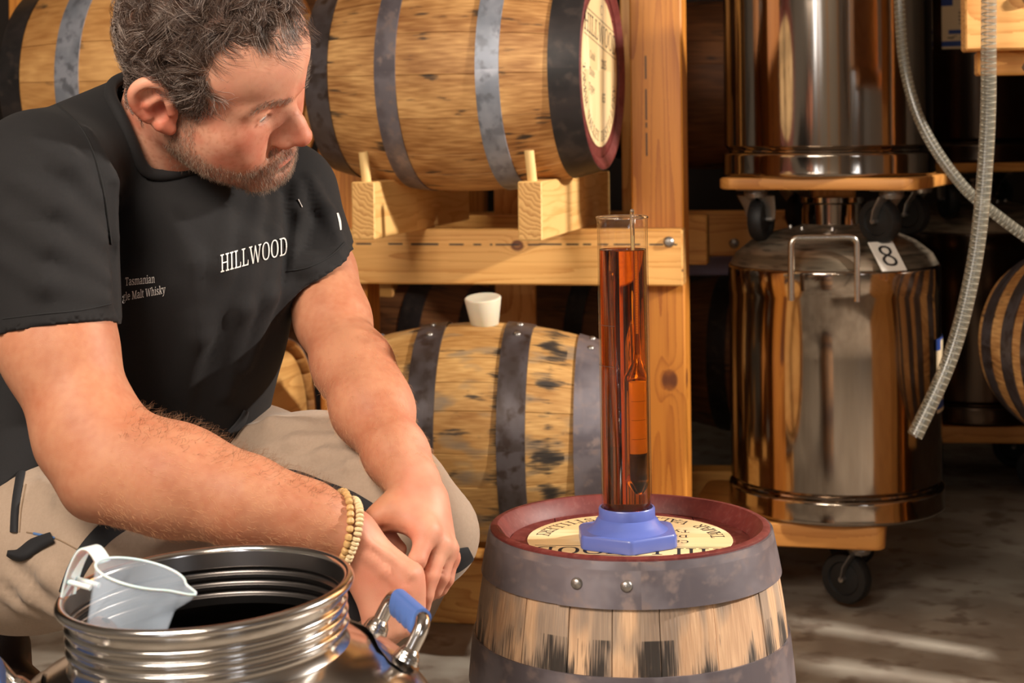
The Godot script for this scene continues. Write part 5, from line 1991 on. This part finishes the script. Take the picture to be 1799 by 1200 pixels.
func hair(t: Node3D, inv: Transform3D, roots: Array) -> void:
	var r := RandomNumberGenerator.new()
	r.seed = 99
	var hb := MB.new()
	hb.colored = true
	var bb := MB.new()
	bb.colored = true
	var brow := MB.new()
	brow.colored = true
	var dark := lin(58, 42, 34)
	var mid := lin(98, 74, 60)
	var grey := lin(176, 160, 150)
	var pale := lin(196, 172, 150)
	var lock := RandomNumberGenerator.new()
	for e in roots:
		var p: Vector3 = e[0]
		var g: Vector3 = e[1]
		var q: Vector3 = e[2]
		if e[3]:
			continue
		var n := r.randf()
		var sm := scalp_mask(q)
		if n < sm and sm > 0.25 and (q.x < 0.035 or q.y > 0.06):
			var low := smoothstep(-0.03, 0.075, q.y)
			var frontal := smoothstep(0.045, 0.075, q.z)
			for twin in 2:
				var rootp := p - g * 0.001 + Vector3(r.randf_range(-1, 1), r.randf_range(-1, 1), r.randf_range(-1, 1)) * 0.0012
				# strands of one lock share direction, wave and tip
				var size := lerpf(0.008, 0.012, low)
				var cell := Vector3i((rootp / size).floor())
				lock.seed = hash(cell)
				var lc := (Vector3(cell) + Vector3.ONE * 0.5) * size
				var flow := Vector3(lock.randf_range(-1, 1), lock.randf_range(-1, 1), lock.randf_range(-1, 1)) * 0.9 - HY * (0.8 if q.y < 0.07 else 0.15) - HZ * 0.25 + HX * 0.2
				flow += (HY * 0.5 - HZ * 0.5 - HX * 0.5) * frontal
				var ph := lock.randf() * TAU + r.randf_range(-0.35, 0.35)
				var turns := lock.randf_range(0.55, 1.15)
				var grey_share := lock.randf() * 0.75
				var lng := lerpf(0.011, 0.034, low) * lock.randf_range(0.75, 1.15) * r.randf_range(0.8, 1.1) * (1.0 - 0.25 * frontal) * lerpf(0.62, 1.0, smoothstep(-0.085, -0.01, q.z))
				flow += Vector3(r.randf_range(-1, 1), r.randf_range(-1, 1), r.randf_range(-1, 1)) * 0.16
				if frontal > 0.7 and lock.randf() < 0.3:
					flow += HZ * 1.6 - HY * 1.2
					lng *= 1.5
				var tang := (flow - g * flow.dot(g)).normalized()
				var dir := (g * lerpf(0.4, 0.75, low) + tang * 0.8).normalized()
				var gr := r.randf() < grey_share * lerpf(1.0, 0.45, smoothstep(0.04, 0.1, q.y))
				var col := dark.lerp(mid, r.randf() * 0.7) if not gr else mid.lerp(grey, r.randf_range(0.3, 1.0))
				var gather := (lc - rootp)
				gather -= g * gather.dot(g)
				thread(hb, rootp, dir, tang * 0.35 - g * lerpf(0.35, 0.55, low) + gather * (0.55 / lng), lng, lerpf(0.0016, 0.0052, low) * lock.randf_range(0.7, 1.2), turns, ph, 0.00027, col, 9)
			continue
		var bm := beard_mask(q)
		if q.y > -0.125 and n < bm * 0.75 and sm < 0.5:
			for twin in 3:
				var lng := r.randf_range(0.0025, 0.006) * (1.2 if q.z > 0.075 else 0.85)
				var down := (-HY + HZ * 0.25 + HX * r.randf_range(-0.4, 0.4))
				var dir := (g * 0.6 + (down - g * down.dot(g)) * 0.7 + Vector3(r.randf_range(-1, 1), r.randf_range(-1, 1), r.randf_range(-1, 1)) * 0.35).normalized()
				var col := mid.lerp(dark, r.randf() * 0.4) if r.randf() < 0.33 else mid.lerp(pale, r.randf_range(0.4, 1.0))
				thread(bb, p + Vector3(r.randf_range(-1, 1), r.randf_range(-1, 1), r.randf_range(-1, 1)) * 0.0013 - g * 0.0003, dir, -g * 0.2 - HY * 0.2, lng, 0.0004, 0.6, r.randf() * 6.0, 0.00014, col, 3)
			continue
		# brows: an arch over each eye
		var bx := absf(q.x)
		var by := 0.025 + 0.006 * smoothstep(0.012, 0.04, bx) - 0.008 * smoothstep(0.04, 0.056, bx)
		if bx > 0.01 and bx < 0.054 and absf(q.y - by) < 0.0034 and q.z > 0.05 and n < 0.85:
			for twin in 3:
				var dir := (g * 0.3 + HX * signf(q.x) * 0.8 + HY * r.randf_range(-0.25, 0.3)).normalized()
				thread(brow, p + Vector3(r.randf_range(-1, 1), r.randf_range(-1, 1), r.randf_range(-1, 1)) * 0.0016, dir, -g * 0.25, r.randf_range(0.005, 0.009), 0.0005, 0.3, r.randf() * 6, 0.00014, mid.lerp(pale, r.randf() * 0.6) if r.randf() < 0.75 else dark.lerp(mid, 0.5), 3)
	var m := std("hair", Color.WHITE, 0.42)
	m.vertex_color_use_as_albedo = true
	put("hair", hb.mesh(), m, t, inv).set_meta("kind", "stuff")
	put("beard", bb.mesh(), m, t, inv).set_meta("kind", "stuff")
	put("eyebrows", brow.mesh(), m, t, inv).set_meta("kind", "stuff")
	# lashes
	var lash := MB.new()
	lash.colored = true
	for s in [-1.0, 1.0]:
		for k in 30:
			var w := k / 29.0
			var x := lerpf(-0.0095, 0.0105, w)
			var p := hl(s * (0.034 + x), 0.0052 - 0.0012 * pow(absf(x) / 0.01, 2.0), 0.0905 - 18.0 * x * x - 0.001)
			thread(lash, p, (HZ * 0.8 - HY * 0.5 + HX * s * x * 30.0).normalized(), HY * 0.2, 0.004, 0.0, 0.0, 0.0, 0.00011, lin(84, 58, 44), 3)
	put("eyelashes", lash.mesh(), m, t, inv).set_meta("kind", "stuff")


func arm_hair(t: Node3D, inv: Transform3D, ra: Field, la: Field) -> void:
	var r := RandomNumberGenerator.new()
	r.seed = 77
	var b := MB.new()
	b.colored = true
	var jobs := [[ra, P(205, 830, 1.575), P(600, 930, 1.555), 0.075, 3200], [la, P(614, 640, 1.8), P(727, 852, 1.635), 0.06, 1700]]
	for j in jobs:
		var f: Field = j[0]
		var axis: Vector3 = (j[2] - j[1]).normalized()
		var s1 := axis.cross(Vector3(0, 0, 1)).normalized()
		var s2 := axis.cross(s1)
		for k in j[4]:
			var c: Vector3 = (j[1] as Vector3).lerp(j[2], r.randf())
			var a := r.randf() * TAU
			var o := s1 * cos(a) + s2 * sin(a)
			if o.z < -0.45:
				continue
			var p := f.hit(c + o * j[3], -o, 0.0)
			var g := f.normal(p)
			var fl := axis * 0.8 + Vector3(r.randf_range(-1, 1), r.randf_range(-1, 1) - 0.2, r.randf_range(-1, 1)) * 0.5
			var dir := (g * 0.45 + (fl - g * fl.dot(g))).normalized()
			var fringe := o.y > 0.72 and f == ra
			var lng := r.randf_range(0.004, 0.009) if not fringe else r.randf_range(0.008, 0.015)
			if fringe: dir = (g * 0.9 + fl * 0.5).normalized()
			var col := lin(222, 178, 132).lerp(lin(200, 140, 96), r.randf()) if not fringe else lin(120, 84, 58)
			thread(b, p, dir, -g * 0.25, lng, 0.0006 if not fringe else 0.0018, 0.7, r.randf() * 6.0, 0.00008 if not fringe else 0.00011, col, 5)
	var m: StandardMaterial3D = M.hair
	put("arm_hair", b.mesh(), m, t, inv).set_meta("kind", "stuff")


func clothes(t: Node3D, inv: Transform3D) -> void:
	# ---- shirt
	var cloth := textured("shirt_black", blotchy(128, 501, 0.2, Color(0.08, 0.073, 0.075), Color(0.095, 0.086, 0.089), Color(0.07, 0.065, 0.068)), 0.85, 0.0, 14.0)
	cloth.metallic_specular = 0.4
	cloth.rim_enabled = true
	cloth.rim = 0.06
	cloth.rim_tint = 0.6
	var sf := Field.new()
	var sp := func(x: float, y: float, d: float) -> Vector3: return P(x, y, d)
	sf.chain([P(262, 300, 1.86), P(330, 470, 1.87), P(312, 600, 1.9), P(292, 740, 1.93), P(285, 840, 1.95)], [px(105, 1.86), px(168, 1.87), px(160, 1.9), px(146, 1.93), px(146, 1.95)], 0.06)
	sf.chain([P(150, 330, 1.95), P(110, 500, 2.0), P(90, 820, 2.02)], [px(150, 1.95), px(190, 2.0), px(200, 2.02)], 0.08)
	sf.cap(P(228, 208, 1.84), P(76, 312, 1.72), px(74, 1.84), px(112, 1.72), 0.04)
	sf.cap(P(300, 300, 1.88), P(490, 340, 1.99), px(80, 1.88), px(84, 1.99), 0.05)
	sf.cap(P(70, 620, 1.86), P(0, 862, 1.755), px(120, 1.86), px(66, 1.755), 0.05)
	# sleeves, hemmed
	var hem_r := P(103, 580, 1.63)
	var q := sf.cap(P(75, 330, 1.685), P(101, 640, 1.63), px(128, 1.685), px(114, 1.63), 0.035)
	q.cut = true
	q.cn = Vector3(0.13, -0.97, 0.18).normalized()
	q.cd = q.cn.dot(hem_r)
	var hem_l := P(559, 464, 1.905)
	q = sf.cap(P(505, 345, 1.985), P(581, 552, 1.866), px(86, 1.985), px(78, 1.866), 0.03)
	q.cut = true
	q.cn = Vector3(0.36, -0.87, -0.2).normalized()
	q.cd = q.cn.dot(hem_l)
	# folds: ridges and valleys
	var ridge := func(pts: Array, d: float, r: float, k: float, sub := false) -> void:
		var w := []
		var rr := []
		for i in pts.size():
			var h := ray(sf, pts[i].x, pts[i].y, 0.0, 1.4)
			var dir := (h - Vector3(0, EYE, 0)).normalized()
			w.append(h + dir * (d if not sub else -d))
			rr.append(r * (0.45 if i == 0 or i == pts.size() - 1 else 1.0))
		sf.chain(w, rr, k, sub)
	for crease in [
		[[30, 320], [100, 362], [178, 425]], [[15, 385], [90, 432], [182, 492]], [[5, 455], [80, 500], [180, 528]], [[60, 250], [120, 290], [168, 350]],
		[[150, 235], [186, 320], [200, 430]], [[222, 390], [230, 480], [226, 600], [250, 720]], [[300, 380], [340, 460], [345, 560], [305, 690]],
		[[395, 380], [388, 470], [350, 590], [318, 730]], [[452, 350], [440, 430], [425, 540], [395, 690]], [[480, 345], [478, 420], [468, 520], [430, 640]],
		[[522, 330], [520, 390], [508, 450]], [[545, 320], [572, 380], [594, 430]], [[512, 470], [545, 470], [590, 450]]]:
		var pts := []
		for c in crease:
			pts.append(Vector2(c[0], c[1]))
		ridge.call(pts, 0.005, 0.0095, 0.014)
	ridge.call([Vector2(203, 330), Vector2(206, 440), Vector2(208, 545)], 0.002, 0.006, 0.01, true)
	ridge.call([Vector2(512, 370), Vector2(505, 430), Vector2(500, 488)], 0.002, 0.006, 0.01, true)
	# hollows: neck opening and sleeve mouths
	var solid := sf.prims.duplicate()
	sf.cap(hl(0, -0.03, -0.025), P(266, 238, 1.832), 0.062, 0.0645, 0.004, true)
	sf.cap(P(97, 588, 1.637), P(110, 680, 1.615), px(91, 1.64), px(95, 1.61), 0.002, true)
	sf.cap(P(570, 512, 1.885), P(584, 570, 1.858), px(57, 1.885), px(60, 1.86), 0.002, true)
	var mb := MB.new()
	sf.net(mb, 0.0048, func(_p: Vector3, _g: Vector3) -> Color: return Color.WHITE)
	var shirt := put("tshirt", mb.mesh(), cloth, t, inv)
	shirt.set_meta("label", "plain black t-shirt with white lettering")
	var words := MB.new()
	shirt_text(sf, words, "HILLWOOD", 30, Vector2(446, 447), Vector2(0.5, -0.137), Vector2(-0.02, -1.03))
	shirt_text(sf, words, "Tasmanian", 14, Vector2(246, 492), Vector2(0.5, -0.05), Vector2(0, -1.0))
	shirt_text(sf, words, "gle Malt Whisky", 14, Vector2(253, 517), Vector2(0.5, -0.09), Vector2(0, -1.0))
	put("lettering", words.mesh(), std("shirt_print", Color(0.86, 0.84, 0.82), 0.7), shirt).set_meta("label", "white printed lettering")
	put("sleeve_mark", strip(sf, [Vector2(593, 374), Vector2(597, 388), Vector2(599, 404)], [1.6, 2.2, 1.4], 0.001, 2), M.shirt_print, shirt)
	put("loose_thread", strip(sf, [Vector2(524, 350), Vector2(531, 364)], [1.0, 1.0], 0.001, 2), M.shirt_print, shirt)
	var seam := std("shirt_seam", Color(0.06, 0.055, 0.058), 0.9)
	put("sleeve_seam", strip(sf, [Vector2(100, 182), Vector2(150, 235), Vector2(180, 320), Vector2(196, 430)], [1.6, 1.6, 1.6, 1.6], 0.0012, 2), seam, shirt)
	put("hem_seam", strip(sf, [Vector2(4, 560), Vector2(70, 552), Vector2(140, 545), Vector2(196, 534)], [1.3, 1.3, 1.3, 1.3], 0.001, 2), seam, shirt)
	put("hem_seam", strip(sf, [Vector2(506, 476), Vector2(540, 470), Vector2(580, 450), Vector2(606, 425)], [1.2, 1.2, 1.2, 1.2], 0.001, 2), seam, shirt)
	# collar band round the neck hole
	var ring := []
	var top := hl(0, -0.03, -0.025)
	var low := P(266, 238, 1.832)
	var ax := (low - top).normalized()
	var e1 := ax.cross(Vector3(0, 0, 1)).normalized()
	var e2 := ax.cross(e1)
	var span := (low - top).length()
	for k in 65:
		var a := TAU * k / 64
		var dir := e1 * cos(a) + e2 * sin(a)
		var best := top
		for i in 110:
			var w := 0.15 - i * 0.002
			var rr := lerpf(0.062, 0.0645, clampf(w / span, 0.0, 1.0))
			if w > span:
				rr = sqrt(maxf(rr * rr - (w - span) * (w - span), 0.0009))
			best = top + ax * w + dir * rr
			if Field.fold(solid, best) > 0.0:
				break
		ring.append(best)
	for pass_n in 3:
		var soft := ring.duplicate()
		for k in 65:
			soft[k] = (ring[(k + 63) % 64] + ring[k] * 2.0 + ring[(k + 1) % 64]) / 4.0
		soft[64] = soft[0]
		ring = soft
	put("collar", tube_mesh(ring, 0.0065, 10, false), cloth, shirt)

	# ---- trousers
	var khaki := textured("trousers_khaki", blotchy(128, 511, 0.15, Color(0.61, 0.53, 0.46), Color(0.63, 0.55, 0.48), Color(0.59, 0.51, 0.44)), 0.85, 0.0, 10.0)
	khaki.metallic_specular = 0.2
	khaki.rim_enabled = true
	khaki.rim = 0.2
	var tf := Field.new()
	tf.chain([P(330, 880, 1.98), P(430, 842, 1.93), P(560, 852, 1.84), P(680, 884, 1.75), P(752, 938, 1.70)], [px(130, 1.98), px(120, 1.93), px(114, 1.84), px(100, 1.75), px(82, 1.7)], 0.04)
	tf.cap(P(752, 940, 1.705), P(640, 1200, 1.95), px(74, 1.7), px(56, 1.95), 0.03)
	tf.chain([P(-90, 970, 1.86), P(50, 960, 1.77), P(200, 985, 1.69), P(420, 1020, 1.64), P(585, 1058, 1.625)], [px(130, 1.86), px(135, 1.77), px(112, 1.69), px(92, 1.64), px(80, 1.625)], 0.04)
	tf.cap(P(585, 1060, 1.635), P(190, 1260, 1.75), px(74, 1.62), px(74, 1.75), 0.03)
	tf.cap(P(60, 900, 1.95), P(330, 870, 2.0), px(150, 1.95), px(130, 2.0), 0.06)
	var ridge2 := func(pts: Array, d: float, r: float, k: float) -> void:
		var w := []
		var rr := []
		for i in pts.size():
			var h := ray(tf, pts[i].x, pts[i].y, 0.0, 1.4)
			var dir := (h - Vector3(0, EYE, 0)).normalized()
			w.append(h + dir * d)
			rr.append(r * (0.4 if i == 0 or i == pts.size() - 1 else 1.0))
		tf.chain(w, rr, k)
	ridge2.call([Vector2(450, 800), Vector2(520, 780), Vector2(600, 770)], 0.004, 0.006, 0.014)
	ridge2.call([Vector2(500, 825), Vector2(570, 800), Vector2(620, 800)], 0.004, 0.005, 0.012)
	ridge2.call([Vector2(560, 845), Vector2(620, 820), Vector2(660, 815)], 0.004, 0.005, 0.012)
	ridge2.call([Vector2(420, 760), Vector2(480, 745), Vector2(540, 750)], 0.004, 0.006, 0.014)
	ridge2.call([Vector2(20, 1010), Vector2(60, 1040), Vector2(100, 1075)], 0.004, 0.008, 0.016)
	ridge2.call([Vector2(40, 970), Vector2(90, 1010), Vector2(130, 1050)], 0.004, 0.007, 0.016)
	ridge2.call([Vector2(5, 1040), Vector2(40, 1060), Vector2(70, 1080)], 0.003, 0.006, 0.014)
	ridge2.call([Vector2(80, 850), Vector2(120, 880), Vector2(160, 890)], 0.003, 0.007, 0.016)
	var tm := MB.new()
	tf.net(tm, 0.006, func(_p: Vector3, _g: Vector3) -> Color: return Color.WHITE)
	var tr := put("trousers", tm.mesh(), khaki, t, inv)
	tr.set_meta("label", "khaki work trousers with black panels")
	var black := std("trouser_black", Color(0.085, 0.082, 0.095), 0.8)
	put("black_panel", strip(tf, [Vector2(455, 835), Vector2(513, 843), Vector2(560, 862), Vector2(612, 884), Vector2(662, 912)], [14, 18, 20, 22, 20], 0.0016), black, tr)
	put("black_panel", strip(tf, [Vector2(232, 905), Vector2(180, 940), Vector2(140, 990), Vector2(116, 1045)], [17, 18, 17, 14], 0.0016), black, tr)
	put("knee_patch", strip(tf, [Vector2(775, 985), Vector2(800, 985), Vector2(828, 972)], [26, 22, 12], 0.0016), black, tr)
	put("knee_patch", strip(tf, [Vector2(600, 1020), Vector2(630, 1050), Vector2(650, 1080)], [34, 36, 30], 0.0016), black, tr)
	put("belt_loop", strip(tf, [Vector2(37, 826), Vector2(27, 886), Vector2(24, 935)], [8, 7, 7], 0.003), black, tr)
	put("pocket_strap", strip(tf, [Vector2(92, 944), Vector2(60, 958), Vector2(35, 975), Vector2(12, 972)], [10, 13, 12, 5], 0.006), black, tr)
	var stitch := std("stitching", Color(0.5, 0.41, 0.32), 0.9)
	put("stitching", strip(tf, [Vector2(46, 935), Vector2(95, 945), Vector2(135, 965)], [1.3, 1.3, 1.3], 0.001, 2), stitch, tr)
	put("stitching", strip(tf, [Vector2(46, 850), Vector2(38, 890), Vector2(34, 935)], [1.2, 1.2, 1.2], 0.001, 2), stitch, tr)
	put("blue_tag", strip(tf, [Vector2(58, 937), Vector2(78, 941), Vector2(96, 945)], [2.2, 2.2, 2.0], 0.0016, 2), std("tag_blue", Color(0.3, 0.42, 0.6), 0.8), tr)
	put("fly_seam", strip(tf, [Vector2(420, 796), Vector2(445, 803), Vector2(463, 818), Vector2(474, 826)], [1.2, 1.2, 2.6, 2.0], 0.001, 2), black, tr)
	# ---- belt, under the shirt edge
	put("belt", strip(sf, [Vector2(405, 762), Vector2(424, 742), Vector2(433, 722)], [7, 8, 5], 0.004, 3), black, t, inv)
	# ---- boots
	var bf := Field.new()
	bf.chain([P(-10, 1050, 1.95), P(8, 1130, 1.95), P(-4, 1175, 1.95)], [px(40, 1.95), px(38, 1.95), px(42, 1.95)], 0.01)
	bf.cap(P(-4, 1175, 1.95), P(70, 1228, 1.85), px(42, 1.95), px(34, 1.85), 0.03)
	var bm := MB.new()
	bf.net(bm, 0.005, func(p: Vector3, _g: Vector3) -> Color:
		return lin(34, 28, 26) if p.y > 0.355 else lin(78, 52, 34))
	bm.colored = true
	var bmat := std("boot_leather", Color.WHITE, 0.55)
	bmat.vertex_color_use_as_albedo = true
	put("boot", bm.mesh(), bmat, t, inv)


func bracelet(t: Node3D, inv: Transform3D, ra: Field) -> void:
	# two strings of wooden beads round the wrist
	var br := Node3D.new()
	br.name = "bead_bracelet"
	br.transform = inv
	t.add_child(br)
	var axis := (P(622, 945, 1.565) - P(540, 908, 1.555)).normalized()
	var mats := [std("bead_tan", Color(0.76, 0.6, 0.38), 0.5), std("bead_pale", Color(0.82, 0.72, 0.55), 0.5)]
	for s in 2:
		var c := P(597 + s * 14, 931 + s * 4, 1.556)
		var tilt := Vector3(0.93, -0.2 - 0.12 * s, -0.36).normalized()
		var e1 := tilt.cross(Vector3(0, 0, 1)).normalized()
		var e2 := tilt.cross(e1)
		var r0 := 0.0036 if s == 0 else 0.0039
		var pitch := 0.0068 if s == 0 else 0.0042
		var bead := lathe_mesh([Vector2(0.0, -0.0033), Vector2(r0 * 0.5, -0.0031), Vector2(r0 * 0.88, -0.002), Vector2(r0, 0.0), Vector2(r0 * 0.88, 0.002), Vector2(r0 * 0.5, 0.0031), Vector2(0.0, 0.0033)] if s == 0 else [Vector2(0.0, -0.0019), Vector2(r0 * 0.75, -0.0018), Vector2(r0, -0.0008), Vector2(r0, 0.0008), Vector2(r0 * 0.75, 0.0018), Vector2(0.0, 0.0019)], 14, 1.0)
		var loop := []
		var dirs := []
		for k in 181:
			var a := TAU * k / 180
			var dir := e1 * cos(a) + e2 * sin(a)
			loop.append(ra.hit(c + dir * 0.06, -dir, r0 * 0.85))
			dirs.append(dir)
		var since := pitch
		for k in range(1, 180):
			since += loop[k].distance_to(loop[k - 1])
			if since < pitch:
				continue
			since -= pitch
			var up: Vector3 = (loop[k + 1] - loop[k - 1]).normalized()
			var side := up.cross(dirs[k]).normalized()
			put("bead", bead, mats[s], br, Transform3D(Basis(side, up, side.cross(up)), loop[k]))
	# a ring on a finger of the right hand
	var fa := P(694, 1060, 1.549)
	var fb := P(681, 1108, 1.549)
	var fx := (fb - fa).normalized()
	var ring := []
	var g1 := fx.cross(Vector3(0, 0, 1)).normalized()
	var g2 := fx.cross(g1)
	for k in 33:
		var a := TAU * k / 32
		ring.append(fa.lerp(fb, 0.8) + (g1 * cos(a) + g2 * sin(a)) * px(18.6, 1.55))
	put("finger_ring", tube_mesh(ring, 0.0014, 8, false), M.steel_wire, t, inv)
